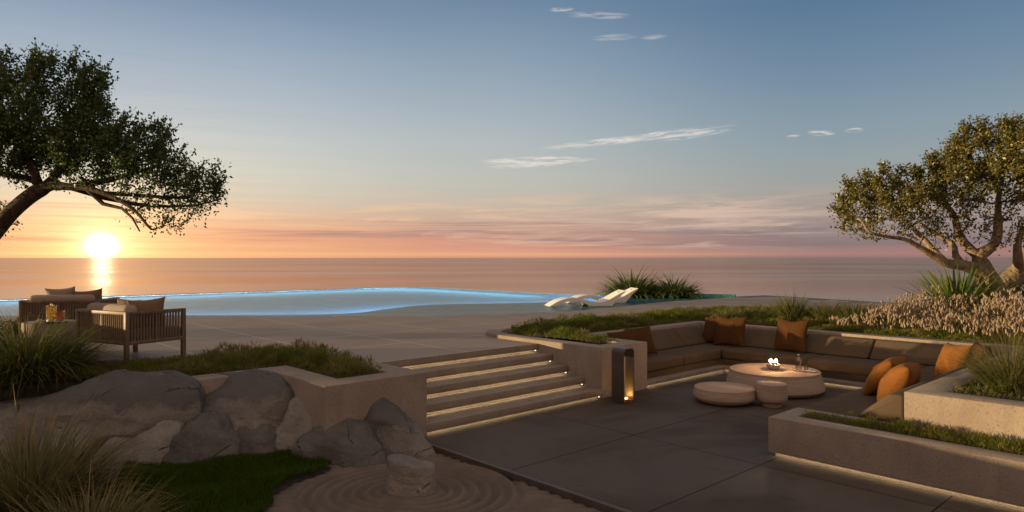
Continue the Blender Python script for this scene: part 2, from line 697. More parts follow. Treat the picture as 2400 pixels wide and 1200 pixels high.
def mat_sea():
    m, nt = new_mat('sea_water')
    co = geopos(nt)
    x, y, z = nt.sep(co)
    a = nt.noise(nt.comb(x * .012, y * .03, 0.0), 1.0, 6, .62, .3)
    b = nt.noise(nt.comb(x * .12, y * .22, 2.0), 1.0, 4, .6)
    big = nt.noise(nt.comb(x * .0011, y * .0035, 5.0), 1.0, 5, .6)
    nb = bump(nt, a * 1.0 + b * .06, .05, 4.0)
    gl = nt.n('ShaderNodeBsdfGlossy')
    gl.inputs[0].default_value = (.88, .73, .65, 1)
    nt.set(gl.inputs['Roughness'], .10 + nt.step(big, .35, .65) * .06)
    nt.set(gl.inputs['Normal'], nb)
    df = nt.n('ShaderNodeBsdfDiffuse')
    df.inputs[0].default_value = (.05, .045, .05, 1)
    mx = nt.n('ShaderNodeMixShader')
    nt.set(mx.inputs[0], .70 + nt.step(big, .3, .7) * .12)
    nt.t.links.new(df.outputs[0], mx.inputs[1])
    nt.t.links.new(gl.outputs[0], mx.inputs[2])
    finish(nt, mx.outputs[0])
    return m


M['sea'] = mat_sea()


def mat_leaf(name, cols, trans=.35, gloss=.0, tint_cols=None):
    """foliage: a colour per leaf or blade from its own random number, mixed with the clump's tint"""
    m, nt = new_mat(name)
    g = nt.n('ShaderNodeNewGeometry')
    rnd = E(nt, g.outputs['Random Per Island'])
    n = len(cols)
    colr = nt.ramp(rnd, [(i / max(1, n - 1), (*c, 1)) for i, c in enumerate(cols)])
    if tint_cols:
        at = nt.n('ShaderNodeAttribute')
        at.attribute_name = 'tint'
        colt = nt.ramp(rnd, [(i / max(1, len(tint_cols) - 1), (*c, 1)) for i, c in enumerate(tint_cols)])
        colr = nt.mix(E(nt, at.outputs['Fac']), colr, colt)
    d = nt.n('ShaderNodeBsdfDiffuse')
    nt.set(d.inputs[0], colr)
    t = nt.n('ShaderNodeBsdfTranslucent')
    nt.set(t.inputs[0], colr)
    mx = nt.n('ShaderNodeMixShader')
    mx.inputs[0].default_value = trans
    nt.t.links.new(d.outputs[0], mx.inputs[1])
    nt.t.links.new(t.outputs[0], mx.inputs[2])
    out = mx.outputs[0]
    if gloss:
        gl = nt.n('ShaderNodeBsdfGlossy')
        gl.inputs[0].default_value = (.6, .6, .6, 1)
        gl.inputs['Roughness'].default_value = .4
        m2 = nt.n('ShaderNodeMixShader')
        m2.inputs[0].default_value = gloss
        nt.t.links.new(out, m2.inputs[1])
        nt.t.links.new(gl.outputs[0], m2.inputs[2])
        out = m2.outputs[0]
    finish(nt, out)
    return m


GREEN = [(.07, .10, .014), (.12, .155, .02), (.18, .20, .03), (.09, .125, .016)]
STRAW = [(.28, .19, .08), (.36, .25, .12), (.20, .15, .06), (.32, .20, .09)]
M['grass'] = mat_leaf('bed_grass', GREEN, .45, 0, STRAW)
M['moss'] = mat_leaf('moss', [(.040, .070, .008), (.064, .105, .011), (.052, .085, .010), (.085, .115, .016)], .3)
M['tall_grass'] = mat_leaf('tall_grass', [(.05, .075, .014), (.085, .115, .022), (.12, .135, .034), (.07, .095, .018)], .4, .03,
                           [(.34, .21, .10), (.46, .29, .14), (.26, .16, .07)])
M['strap'] = mat_leaf('strap_leaf', [(.06, .115, .024), (.10, .16, .034), (.15, .19, .042), (.22, .19, .06)], .25, .06)
M['plume'] = mat_leaf('plume', [(.42, .31, .22), (.54, .42, .31), (.33, .24, .16), (.47, .35, .25)], .4)
M['leaf_dark'] = mat_leaf('dark_leaf', [(.05, .085, .022), (.08, .125, .026), (.12, .15, .03), (.055, .105, .03), (.15, .14, .032)], .45, .05)
M['leaf_gold'] = mat_leaf('golden_leaf', [(.07, .08, .016), (.12, .115, .022), (.20, .16, .03), (.09, .10, .018), (.30, .19, .05)], .30, .05)
M['shrub'] = mat_leaf('shrub_leaf', [(.06, .07, .012), (.11, .10, .018), (.16, .12, .02)], .35)


def mat_bark(name, c0, c1):
    m, nt = new_mat(name)
    co = objco(nt)
    x, y, z = nt.sep(co)
    n = nt.noise(nt.comb(x * 2.0, y * 2.0, z * .8), 6, 6, .65, .6)
    f2 = nt.noise(co, 50, 4, .6)
    colr = nt.mix(nt.step(n, .32, .68), c0, c1)
    finish(nt, principled(nt, colr, .9, 0, .2, bump(nt, n + f2 * .3, .8, .03)))
    return m


M['bark_dark'] = mat_bark('dark_bark', (.05, .034, .022), (.13, .09, .06))
M['bark_pale'] = mat_bark('pale_bark', (.13, .085, .05), (.34, .25, .16))


def mat_rock(name, body, body2, patina, split, veins=.25):
    m, nt = new_mat(name)
    co = objco(nt)
    x, y, z = nt.sep(co)
    n = nt.noise(co, 2.6, 7, .68, .5)
    fine = nt.noise(co, 24, 6, .65)
    spk = nt.noise(co, 95, 3, .6)
    colr = nt.mix(nt.step(n, .3, .7), body, body2)
    colr = nt.mix(nt.step(fine, .52, .75) * .55, colr, tuple(min(1, c * 1.45) for c in body2))
    colr = nt.mix(nt.step(spk, .58, .72) * .5, colr, tuple(c * .4 for c in body))
    # weathered skin over the upper part of the stone, with a ragged edge
    edge = z + (n - .5) * .75 + (fine - .5) * .16
    colr = nt.mix(nt.step(edge, split - .04, split + .09) * .8, colr, patina)
    v = nt.noise(co, 1.5, 3, .55, 1.6)
    vein = nt.step((v - .5).abs(), .005, .001)
    colr = nt.mix(vein * veins * nt.step(n, .48, .62), colr, (.26, .21, .18))
    vo = nt.n('ShaderNodeTexVoronoi', feature='DISTANCE_TO_EDGE')
    wob = nt.noise(co, 3.0, 4, .6)
    nt.set(vo.inputs['Vector'], nt.comb(x + wob * .25, y, z * .7 + wob * .2))
    vo.inputs['Scale'].default_value = 1.35
    crack = nt.step(E(nt, vo.outputs['Distance']), .011, .002) * nt.step(n, .50, .58) * .7
    strata = nt.noise(nt.comb(x * 1.2, y * 1.2, z * 9.0 + x * 1.5), 1.0, 5, .65)
    colr = nt.mix(nt.step(strata, .48, .66) * .35, colr, tuple(c * .55 for c in body))
    colr = nt.mix(crack * .7, colr, tuple(c * .25 for c in body))
    h = n * .8 + fine * .45 + spk * .12 + strata * .5 - crack * .9
    finish(nt, principled(nt, colr, .82, 0, .3, bump(nt, h, .95, .05)))
    return m


M['rock_tan'] = mat_rock('tan_rock', (.168, .146, .126), (.285, .248, .212), (.088, .083, .081), .60, .08)
M['rock_grey'] = mat_rock('grey_rock', (.215, .188, .164), (.335, .295, .258), (.13, .122, .117), .80, .08)
M['rock_dark'] = mat_rock('dark_rock', (.100, .088, .080), (.165, .145, .130), (.07, .058, .052), .80, .35)
M['rock_zen'] = mat_rock('split_rock', (.225, .190, .160), (.36, .31, .268), (.155, .145, .138), .26, .1)


def mat_glass(name, col, rough=.0):
    m, nt = new_mat(name)
    g = nt.n('ShaderNodeBsdfGlass')
    g.inputs[0].default_value = (*col, 1)
    g.inputs['Roughness'].default_value = rough
    g.inputs['IOR'].default_value = 1.45
    tr = nt.n('ShaderNodeBsdfTransparent')
    tr.inputs[0].default_value = (*col, 1)
    mx = nt.n('ShaderNodeMixShader')
    mx.inputs[0].default_value = .55
    nt.t.links.new(g.outputs[0], mx.inputs[1])
    nt.t.links.new(tr.outputs[0], mx.inputs[2])
    finish(nt, mx.outputs[0])
    return m


M['glass'] = mat_glass('clear_glass', (.97, .97, .96))


def mat_drink(name, col):
    m, nt = new_mat(name)
    n = nt.noise(objco(nt), 45, 3, .6)
    c = nt.mix(nt.step(n, .35, .7), tuple(v * .55 for v in col), col)
    t = nt.n('ShaderNodeBsdfTranslucent')
    nt.set(t.inputs[0], c)
    d = nt.n('ShaderNodeBsdfDiffuse')
    nt.set(d.inputs[0], c)
    mx = nt.n('ShaderNodeMixShader')
    mx.inputs[0].default_value = .7
    nt.t.links.new(d.outputs[0], mx.inputs[1])
    nt.t.links.new(t.outputs[0], mx.inputs[2])
    finish(nt, mx.outputs[0])
    return m


M['drink_gold'] = mat_drink('golden_drink', (1.0, .72, .26))
M['drink_orange'] = mat_drink('orange_drink', (1.0, .42, .20))

# ------------------------------------------------------------------ SETTING
# sea
mb = MB()
SEA_Z = -26.0
ringr = [30, 120, 400, 1500, 6000, 25000, 90000]
vs, fs = [], []
seg = 48
for r_ in ringr:
    for k in range(seg):
        a = 2 * math.pi * k / seg
        vs.append((r_ * math.cos(a), r_ * math.sin(a), SEA_Z))
for i in range(len(ringr) - 1):
    for k in range(seg):
        k2 = (k + 1) % seg
        fs.append((i * seg + k, (i + 1) * seg + k, (i + 1) * seg + k2, i * seg + k2))
mb.add(vs, fs)
struct(mb, 'sea', M['sea'], loc=(0, 0, SEA_Z))

# pool outline (world x, y)
near_edge = [(-40, 17.5), (-24, 16.7), (-16, 16.35), (-12.3, 16.4), (-8.5, 16.55), (-4.7, 16.55), (-2.2, 16.75), (0, 17.3), (1.6, 18.2), (3.2, 19.9), (5.0, 22.0), (7.9, 24.4)]
far_c = (-5.3, 34.0)
far_l = (-40.0, 4.6 + 0.0)
# far edge: straight from the left, a rounded corner, then straight to the right end
def far_edge():
    L0 = Vector((-34.0, 9.1))
    A = Vector((-17.8, 23.6))
    B = Vector((-7.2, 32.6))
    Cc = Vector((-5.0, 34.3))
    Dd = Vector((-2.9, 32.1))
    Ee = Vector((1.7, 27.2))
    pts = [L0, A]
    for t in (.25, .5, .75, 1.0):
        pts.append(A.lerp(B, t))
    for k in range(1, 8):
        t = k / 8
        pts.append(B * (1 - t) ** 2 + Cc * 2 * t * (1 - t) + Dd * t * t)
    pts += [Dd, Dd.lerp(Ee, .5), Ee, Vector((4.0, 26.0)), Vector((8.0, 24.5))]
    return pts


FE = far_edge()


def smooth_curve(pts, n=6):
    P = [Vector(p) for p in pts]
    out = []
    for i in range(len(P) - 1):
        p0, p1, p2, p3 = P[max(i - 1, 0)], P[i], P[i + 1], P[min(i + 2, len(P) - 1)]
        for k in range(n):
            t = k / n
            out.append(.5 * ((2 * p1) + (p2 - p0) * t + (2 * p0 - 5 * p1 + 4 * p2 - p3) * t * t + (3 * p1 - p0 - 3 * p2 + p3) * t ** 3))
    out.append(P[-1])
    return out


NE = smooth_curve(near_edge, 6)
# deck: everything on the near side of the pool, round the stairs and the sunken lounge
W_ = lambda p, q: tuple(pq(p, q).xy)
deck_poly = [tuple(v) for v in NE[1:]] + [(9.6, 25.6), (11.5, 21.6), (24, 15), (26, 4)] + \
    [W_(17, -6), W_(12.8, -4), W_(12.8, 8.0), W_(9, 8.0), W_(8.06, 8.0), W_(4.72, 8.0), W_(4.5, 9.3), (-3.2, 10.2), (-5.3, 9.25), (-6.6, 9.15), (-9.5, 8.75), (-14, 10), (-40, 12)]
mb = MB().sheet(deck_poly, 0.0)
struct(mb, 'pool_deck', M['deck'], loc=(0, 0, 0), rotz=ANG)
# edge of the deck towards the sea on the right
mb = MB().prism([(7.75, 24.62), (9.55, 25.75), (11.7, 21.75), (24, 15.1), (23.8, 14.6), (11.3, 21.2), (9.4, 24.9), (8.3, 24.3)], -.4, .008, .003)
tag(build(mb, 'deck_coping', M['pool_stone'], smooth=40), 'low dark stone kerb along the seaward rim of the terrace', 'kerb')

# patio in the sunken part
patio_poly = [(4.55, 6.66), (4.55, -6), (15, -6), (15, 9), (4.75, 9), (4.75, 6.7)]
mb = MB('PQ').sheet([(4.55, 8.5), (4.55, -6), (13.2, -6), (13.2, 8.5)], -.70)
struct(mb, 'patio', M['patio'], loc=(0, 0, 0), rotz=ANG)
# ground sheet under everything at the lower level
mb = MB().sheet([(-40, -15), (30, -15), (30, 16), (-40, 16)], -.80)
struct(mb, 'ground', M['soil'], loc=(0, 0, -.8))

# unseen bank added left of the frame, shaped to shade garden and chairs
def bank():
    ridge = [(-9.5, -3.0, .31), (-8.6, 1.0, .30), (-8.0, 4.0, .30), (-7.75, 5.3, .32), (-7.7, 6.0, .37), (-8.0, 7.3, .34), (-8.5, 8.4, .62), (-8.9, 9.3, .66), (-9.5, 9.8, .10)]
    vs, fs = [], []
    prof = [(2.2, -.81), (1.6, -.62), (.9, -.12), (.35, .0), (0, .0), (-.8, -.03), (-2.5, -.25), (-6, -.82)]
    for i, (x, y, z) in enumerate(ridge):
        for j, (d_, dz_) in enumerate(prof):
            zz_ = z + dz_ if j in (3, 4, 5, 6) else (dz_ if j in (0, 1, 7) else z * .4 + dz_)
            vs.append((x + d_ * (.5 if j < 3 else 1), y, zz_ + (mnoise.noise(Vector((x * 2 + j, y * 2, j))) * .06 if 0 < j < 3 else 0)))
    n = len(prof)
    for i in range(len(ridge) - 1):
        for j in range(n - 1):
            fs.append((i * n + j, i * n + j + 1, (i + 1) * n + j + 1, (i + 1) * n + j))
    struct(MB().add(vs, fs), 'garden_bank', M['soil'], smooth=180)


bank()
# raked sand garden (a fine grid with real furrows round the standing stone)
ZEN = Vector((-.93, 6.28))


def sand_grid():
    x0, x1, y0, y1, st = -3.6, 1.6, 4.6, 8.4, .026
    nx, ny = int((x1 - x0) / st), int((y1 - y0) / st)
    X, Y = np.meshgrid(np.linspace(x0, x1, nx), np.linspace(y0, y1, ny))
    P_ = PV.x * X + PV.y * Y
    Q_ = QV.x * X + QV.y * Y
    dx_, dy_ = X - ZEN.x, Y - ZEN.y
    rad = np.sqrt((dx_ / 1.12) ** 2 + dy_ ** 2)
    wob = .02 * np.sin(3 * np.arctan2(dy_, dx_) + .6)
    ring = np.cos((rad + wob - .34) / .105 * 2 * np.pi)
    line = np.cos((Y + .05 * np.sin(X * 1.7) - .05 * X) / .105 * 2 * np.pi)
    k = np.clip((rad - .88) / .12, 0, 1)
    fade = np.clip((1.75 - rad) / .6, 0, 1) * np.clip((rad - .22) / .08, 0, 1)
    h = (ring * (1 - k) * .030 + line * k * .014) * fade
    h += .012 * np.clip(1 - (rad - .26) / .1, 0, 1)
    h += .006 * np.sin(X * 2.3 + 1) * np.sin(Y * 2.9)
    Z = -.735 + h
    V = np.stack([X, Y, Z], -1).reshape(-1, 3)
    idx = np.arange(nx * ny).reshape(ny, nx)
    Qd = np.stack([idx[:-1, :-1], idx[:-1, 1:], idx[1:, 1:], idx[1:, :-1]], -1).reshape(-1, 4)
    keep = (P_.reshape(-1)[Qd].max(1) < 4.53)
    return V, Qd[keep]


V, Qd = sand_grid()
o = link('sand_garden', V, Qd, M['sand'], loc=(ZEN.x, ZEN.y, -.735))
tag(o, kind='structure')
# metal edging between sand and patio
mb = MB('PQ').box(4.50, 4.55, -6, 6.62, -.80, -.672, .004)
tag(build(mb, 'edging', M['edging'], rotz=ANG, smooth=40), 'thin dark edging strip between raked sand and patio slabs', 'edging')

# ------------------------------------------------------------------ pool
pool = thing('swimming_pool', 'curved infinity pool glowing blue from its underwater lights', 'pool', (-5, 24, -1.4))
WZ = -.035
shelf_line = smooth_curve([(-24, 17.35), (-12.5, 17.4), (-8.0, 17.55), (-5.5, 17.7), (-4.2, 18.2), (-3.6, 19.6), (-2.5, 21.4), (0.0, 22.1), (3.0, 23.4), (4.6, 25.6)], 5)
shelf_line = [tuple(v) for v in shelf_line]
NEt = [tuple(v) for v in NE]
FEt = [tuple(v) for v in FE]
mb = MB().sheet(NEt[2:] + [(8.0, 24.5), (4.0, 26.0)] + shelf_line[::-1], -.24)
build(mb, 'shelf', M['pool_shelf'], pool)
deep_poly = FEt[:-1][::-1] + [(-40, 16)] + shelf_line
mb = MB().sheet(FEt[::-1] + [(-38, 12), (-38, 17.3)] + shelf_line, -1.35)
build(mb, 'basin_floor', M['pool_deep'], pool)


def wall_strip(mb, pts, z0, z1):
    vs = [(x, y, z0) for x, y in pts] + [(x, y, z1) for x, y in pts]
    n = len(pts)
    mb.add(vs, [(i, i + 1, n + i + 1, n + i) for i in range(n - 1)])
    return mb


build(wall_strip(MB(), shelf_line, -1.35, -.24), 'shelf_step', M['pool_deep'], pool)
build(wall_strip(MB(), NEt, -.24, -.002), 'near_wall', M['pool_teal'], pool)


def offset(pts, d):
    out = []
    P = [Vector(p) for p in pts]
    for i, p in enumerate(P):
        t = (P[min(i + 1, len(P) - 1)] - P[max(i - 1, 0)]).normalized()
        out.append(p + Vector((-t.y, t.x)) * d)
    return [tuple(v) for v in out]


inf = FE[:-1]
mb = MB()
mb.prism([tuple(v) for v in inf] + offset(inf, .16)[::-1], -2.2, -.030)
build(mb, 'infinity_edge', M['pool_deep'], pool)
led = offset(inf, -.05)
led = led[:-2] + [tuple(Vector(led[-3]).lerp(Vector(led[-2]), .9)), led[-1]]
wall_strip(mb := MB(), led[:-1], -.50, -.20)
build(mb, 'pool_light', M['pool_led'], pool)
mb = MB().prism(offset(inf, -.02)[:-1] + offset(inf, -.36)[:-1][::-1], -.185, -.09)
build(mb, 'light_hood', M['pool_deep'], pool)
sl = offset(shelf_line, .06)
wall_strip(mb := MB(), sl[6:], -1.25, -.45)
build(mb, 'pool_light', M['pool_led_blue'], pool)  # hidden blue strip added to light and tint the basin
# raised teal tiled wall at the shallow end
mb = MB().prism([(4.0, 26.05), (8.0, 24.5), (8.1, 24.7), (4.1, 26.3)], -.5, .095)
build(mb, 'tiled_wall', M['pool_teal'], pool)
water_poly = NEt[1:] + FEt[::-1] + [(-38, 12)]
mb = MB().sheet(water_poly, WZ)
struct(mb, 'pool_water', M['water'])

# ------------------------------------------------------------------ stairs
stairs = thing('stairs', 'five wide plaster steps lit by warm strips between patio and terrace', 'stairs', pq(6.4, 6.64, -.70), ANG)
P0, P1 = 4.752, 7.968
for i in range(5):
    zt = -.70 + .14 * (i + 1)
    q0 = 6.64 + .34 * i
    q1 = q0 + (.42 if i < 4 else .30)
    mb = MB('PQ')
    mb.box(P0, P1, q0, q1, zt - .088, zt - (.0 if i < 4 else .003), .006)          # slab with an overhanging nose
    mb.box(P0, P1, q0, q0 + .012, zt - .098, zt - .0885)                      # drip lip that hides the lamp
    mb.box(P0, P1, q0 + .050, q1, zt - .14, zt - .0885)                      # set-back riser
    st = build(mb, 'tread', M['plaster'], stairs, smooth=40)
    mb = MB('PQ').box(P0 + .02, P1 - .06, q0 + .0125, q0 + .028, zt - .0945, zt - .0886)
    build(mb, 'light_strip', M['led'], stairs)
    mb = MB('PQ').box(P1 - .055, P1 - .035, q0 + .012, q0 + .032, zt - .12, zt - .100, .004)
    build(mb, 'light_cap', M['led_dot'], stairs)

# ------------------------------------------------------------------ planters (retaining walls)
def planter(name, label, base, walls, soil=None, soil_z=None, strips=None):
    t = thing(name, label, 'planter', pq(*base), ANG)
    mb = MB('PQ')
    for wpoly, z0, z1 in walls:
        mb.prism(wpoly, z0, z1, .012)
    build(mb, 'wall', M['plaster'], t, smooth=40)
    if soil:
        build(MB('PQ').sheet(soil, soil_z), 'soil', M['soil'], t)
    for b in strips or ():
        build(MB('PQ').box(*b), 'light_strip', M['led'], t)
    return t


planter('planter', 'plaster retaining planter left of the steps above the boulders', (4.1, 7.2, -.8),
        [([(4.75, 9.4), (4.42, 9.4), (4.42, 6.98), (3.77, 6.98), (3.77, 8.28), (2.45, 8.28), (2.45, 7.95), (3.44, 7.95), (3.44, 6.64), (4.75, 6.64)], -.8, .06),
         ])
lb = [W_(4.415, 9.4), W_(4.415, 6.985), W_(3.775, 6.985), W_(3.775, 8.1), (-3.7, 8.30), (-4.7, 8.10), (-5.6, 7.75), (-7, 6.9), (-9, 7.2), (-9.5, 8.8), (-6.6, 9.2), (-5.3, 9.3), (-3.2, 10.25)]
struct(MB().prism(lb, -.8, .022), 'planting_soil', M['soil'])


def arc(cx, cy, r, a0, a1, n=8):
    return [(cx + r * math.cos(R(a0 + (a1 - a0) * k / n)), cy + r * math.sin(R(a0 + (a1 - a0) * k / n))) for k in range(n + 1)]


o_out = [(7.97, 6.64)] + arc(8.87, 9.0, .90, 180, 90) + [(17.75, 9.9), (17.75, -5)]
o_in = [(17.5, -5), (17.5, 9.65)] + arc(8.87, 9.0, .62, 90, 180) + [(8.25, 6.93), (8.83, 6.93), (8.83, 8.14), (12.97, 8.14), (12.97, -5), (12.70, -5), (12.70, 7.88), (9.10, 7.88), (9.10, 6.64)]
planter('planter', 'long plaster planter right of the steps wrapping behind the sunken sofa', (10.5, 8.5, -.7),
        [(o_out + o_in, -.73, .06)],
        [(8.25, 6.93), (8.25, 9.0), (8.6, 9.5), (17.5, 9.65), (17.5, -5), (12.97, -5), (12.97, 8.14), (8.83, 8.14), (8.83, 6.93)], .022)

planter('planter', 'low plaster planter in the right foreground with a light strip underneath', (7.3, 2.0, -.7),
        [([(7.00, 3.45), (7.00, -5), (7.63, -5), (7.63, 3.45)], -.75, -.636),
         ([(6.95, 3.50), (6.95, -5), (7.20, -5), (7.20, 3.30), (7.53, 3.30), (7.53, 2.45), (7.635, 2.45), (7.635, 3.50)], -.635, -.275),
         ([(6.95, 3.50), (6.95, -5), (6.962, -5), (6.962, 3.50)], -.647, -.6345)],
        [(7.20, 3.30), (7.20, -5), (7.64, -5), (7.64, 2.40), (7.53, 2.45), (7.53, 3.30)], -.31,
        [(6.963, 6.980, -5, 3.44, -.643, -.6355)])
planter('planter', 'tall plaster planter behind the lower one at the right, catching the sun', (9.5, 0.5, -.7),
        [([(7.64, 2.40), (7.64, -5), (7.95, -5), (7.95, 2.10), (12.69, 2.10), (12.69, 2.40)], -.75, .06)],
        [(7.95, 2.10), (7.95, -5), (12.9, -5), (12.9, 2.10)], .025)

# ------------------------------------------------------------------ sunken sofa
def pmat_frame(loc, xdir, zdir=Vector((0, 0, 1))):
    """matrix whose columns are x, y, z axes"""
    x = Vector(xdir).normalized()
    z = Vector(zdir).normalized()
    y = z.cross(x).normalized()
    z = x.cross(y).normalized()
    Mx = Matrix((x, y, z)).transposed().to_4x4()
    Mx.translation = Vector(loc)
    return Mx


sofa = thing('sofa', 'built in taupe corner sofa wrapping round the sunken patio lounge', 'sofa', pq(11, 5.2, -.70), ANG)
# concrete ledge the sofa stands on (recessed foot, light strip below the lip)
ledge = [(9.10, 6.64), (11.49, 6.64), (11.49, 3.53), (7.645, 3.53), (7.645, 2.405), (12.695, 2.405), (12.695, 7.875), (9.10, 7.875)]
foot = [(9.10, 6.675), (11.525, 6.675), (11.525, 3.495), (7.645, 3.495), (7.645, 2.41), (12.69, 2.41), (12.69, 7.87), (9.10, 7.87)]
mb = MB('PQ')
mb.prism(ledge, -.645, -.59, .008)
mb.prism(foot, -.72, -.6455)
mb.box(9.10, 11.49, 6.64, 6.652, -.656, -.6445).box(11.49, 11.502, 3.53, 6.652, -.656, -.6445)
build(mb, 'ledge', M['plaster'], sofa, smooth=40)
for b in ((9.12, 11.48, 6.653, 6.668, -.652, -.646), (11.503, 11.518, 3.56, 6.64, -.652, -.646), (7.66, 11.46, 3.502, 3.515, -.652, -.646)):
    build(MB('PQ').box(*b), 'light_strip', M['led'], sofa)
# lip of the post wall continues the same lit foot to the stairs
base_p = [(9.10, 6.80), (11.62, 6.80), (11.62, 3.50), (7.66, 3.50), (7.66, 2.42), (12.68, 2.42), (12.68, 7.86), (9.10, 7.86)]
build(MB('PQ').prism(base_p, -.588, -.482, .012), 'base', M['fabric'], sofa, smooth=40)


def cushion(p0, p1, q0, q1, z0, z1, bev=.045):
    mb = MB('PQ')
    mb.box(p0, p1, q0, q1, z0, z1, bev, 4)
    V = np.concatenate(mb.v)
    # gentle crown on the top face
    c = V.mean(0)
    return build(mb, 'seat_cushion', M['fabric'], sofa, smooth=60)


SZ0, SZ1 = -.480, -.295
for a in ((9.11, 10.36, 6.76, 7.5), (10.37, 11.60, 6.76, 7.5), (11.61, 12.3, 6.78, 7.5), (11.58, 12.3, 5.16, 6.77), (11.58, 12.3, 3.52, 5.15),
          (11.3, 12.3, 2.8, 3.51), (9.52, 11.29, 2.8, 3.52), (7.66, 9.51, 2.8, 3.52)):
    cushion(*a, SZ0, SZ1)
# seat fillers under the backs
build(MB('PQ').box(9.11, 12.67, 7.45, 7.85, -.480, -.30).box(12.25, 12.67, 2.43, 7.449, -.480, -.30).box(7.66, 12.249, 2.43, 2.85, -.480, -.30), 'back_base', M['fabric'], sofa)


def back(axis, a0, a1, wall, sgn, name='back_cushion', bot=.46, top=.15, zt=.012, bev=.035):
    """a wedge: axis 'p' runs along p against q = wall (sgn: direction away from the wall)"""
    prof = [(0.004, SZ1 + .002), (bot, SZ1 + .002), (bot - .02, SZ1 + .05), (top, zt), (0.004, zt)]
    bm = bmesh.new()
    rows = []
    for a in (a0 + .004, a1 - .004):
        rows.append([bm.verts.new((a, wall + sgn * d, z) if axis == 'p' else (wall + sgn * d, a, z)) for d, z in prof])
    n = len(prof)
    for i in range(n):
        j = (i + 1) % n
        bm.faces.new((rows[0][i], rows[0][j], rows[1][j], rows[1][i]))
    bm.faces.new(rows[0])
    bm.faces.new(rows[1][::-1])
    bmesh.ops.recalc_face_normals(bm, faces=bm.faces[:])
    bmesh.ops.bevel(bm, geom=bm.edges[:], offset=bev, segments=3, profile=.5, affect='EDGES')
    return build(MB('PQ').bm(bm), name, M['fabric'], sofa, smooth=60)


back('p', 9.12, 11.45, 7.875, -1)
back('p', 11.46, 12.35, 7.875, -1)
back('q', 5.56, 7.80, 12.695, -1)
back('q', 4.40, 5.55, 12.695, -1)
back('q', 2.75, 4.39, 12.695, -1)
back('p', 9.95, 12.35, 2.405, 1)
back('p', 7.66, 9.94, 2.405, 1)

# ------------------------------------------------------------------ throw pillows
def pillow(name, label, mat, W, H, T, loc, facing, tilt, roll=0.0, seed=0, pinch=.09, sag=.0, group=None, cat='pillow'):
    """loc: bottom centre; facing: world direction its front looks to; tilt: lean back (radians)"""
    n = 26
    vs, fs = [], []
    for side in (1, -1):
        for i in range(n + 1):
            for j in range(n + 1):
                x = -1 + 2 * i / n
                y = -1 + 2 * j / n
                x = math.sin(x * math.pi / 2) * .5 + x * .5
                y = math.sin(y * math.pi / 2) * .5 + y * .5
                t = max(0, (1 - x * x) * (1 - y * y)) ** .42
                X = x * (1 - pinch * (1 - y * y) - 0.0)
                Y = y * (1 - pinch * (1 - x * x))
                if sag and y > 0:
                    Y -= sag * math.exp(-(x * 2.6) ** 2) * y * y
                nz = mnoise.noise(Vector((x * 2.2 + seed * 7, y * 2.2, side + seed))) * .14
                edge = max(abs(x), abs(y))
                wr = mnoise.noise(Vector((x * 7 + seed, y * 7 + 3, side * 2 + seed))) * .10 * edge ** 3
                vs.append((X * W / 2, Y * H / 2 + H / 2, side * T / 2 * t * (1 + nz + wr) + wr * .03))
    m = (n + 1) * (n + 1)
    for s in (0, 1):
        for i in range(n):
            for j in range(n):
                a = s * m + i * (n + 1) + j
                q = (a, a + n + 1, a + n + 2, a + 1)
                fs.append(q if s == 0 else q[::-1])
    bm = bmesh.new()
    bv = [bm.verts.new(v) for v in vs]
    for q in fs:
        bm.faces.new([bv[k] for k in q])
    bmesh.ops.remove_doubles(bm, verts=bm.verts[:], dist=.0006)
    f2 = Vector(facing).normalized()
    xdir = Vector((-f2.y, f2.x, 0))
    Mx = pmat_frame((0, 0, 0), xdir)                    # x = width, y = z × x
    Rm = Matrix((Vector((xdir.x, xdir.y, 0)), Vector((0, 0, 1)), Vector((f2.x, f2.y, 0)))).transposed().to_4x4()
    T_ = Matrix.Translation(Vector(loc)) @ Rm @ Matrix.Rotation(-tilt, 4, 'X') @ Matrix.Rotation(roll, 4, 'Z')
    mb = MB().bm(bm, T_)
    o = build(mb, name, mat, smooth=180)
    return tag(o, label, cat, group)


FQm = -QV.to_3d()      # towards -q
FQ = QV.to_3d()
FPm = -PV.to_3d()
GP = 'rust orange pillows on the sunken sofa'
SEAT = SZ1 + .002
pillow('throw_pillow', 'rust pillow half hidden behind the plaster post, left end of the sofa', M['pillow'], .52, .50, .20, pq(9.36, 7.22, SEAT), FQm + FPm * .35, R(24), R(6), 1, group=GP)
pillow('throw_pillow', 'rust pillow leaning on the sofa back just right of the plaster post', M['pillow'], .54, .54, .20, pq(9.78, 7.20, SEAT), FQm + FPm * .55, R(26), R(5), 2, group=GP)
pillow('throw_pillow', 'rust pillow in the sofa corner, mostly hidden behind another pillow', M['pillow'], .56, .54, .18, pq(12.17, 7.28, SEAT), FPm, R(18), 0, 3, group=GP)
pillow('throw_pillow', 'square rust pillow near the back corner overlapping the one behind', M['pillow'], .62, .60, .20, pq(12.05, 6.88, SEAT), FPm + FQm * .15, R(17), 0, 4, sag=.12, group=GP)
pillow('throw_pillow', 'rust pillow alone on the sofa back with its top edge in the sun', M['pillow'], .60, .62, .20, pq(12.10, 5.70, SEAT), FPm + FQm * .05, R(15), R(-1), 5, sag=.10, group=GP)
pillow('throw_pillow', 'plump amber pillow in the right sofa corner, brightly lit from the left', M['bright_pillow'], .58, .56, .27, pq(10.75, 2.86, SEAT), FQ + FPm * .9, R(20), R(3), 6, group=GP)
pillow('throw_pillow', 'rust pillow at the far right, tucked behind the plump lit one', M['pillow'], .56, .50, .22, pq(11.65, 2.80, SEAT), FQ + FPm * .6, R(22), 0, 7, group=GP)
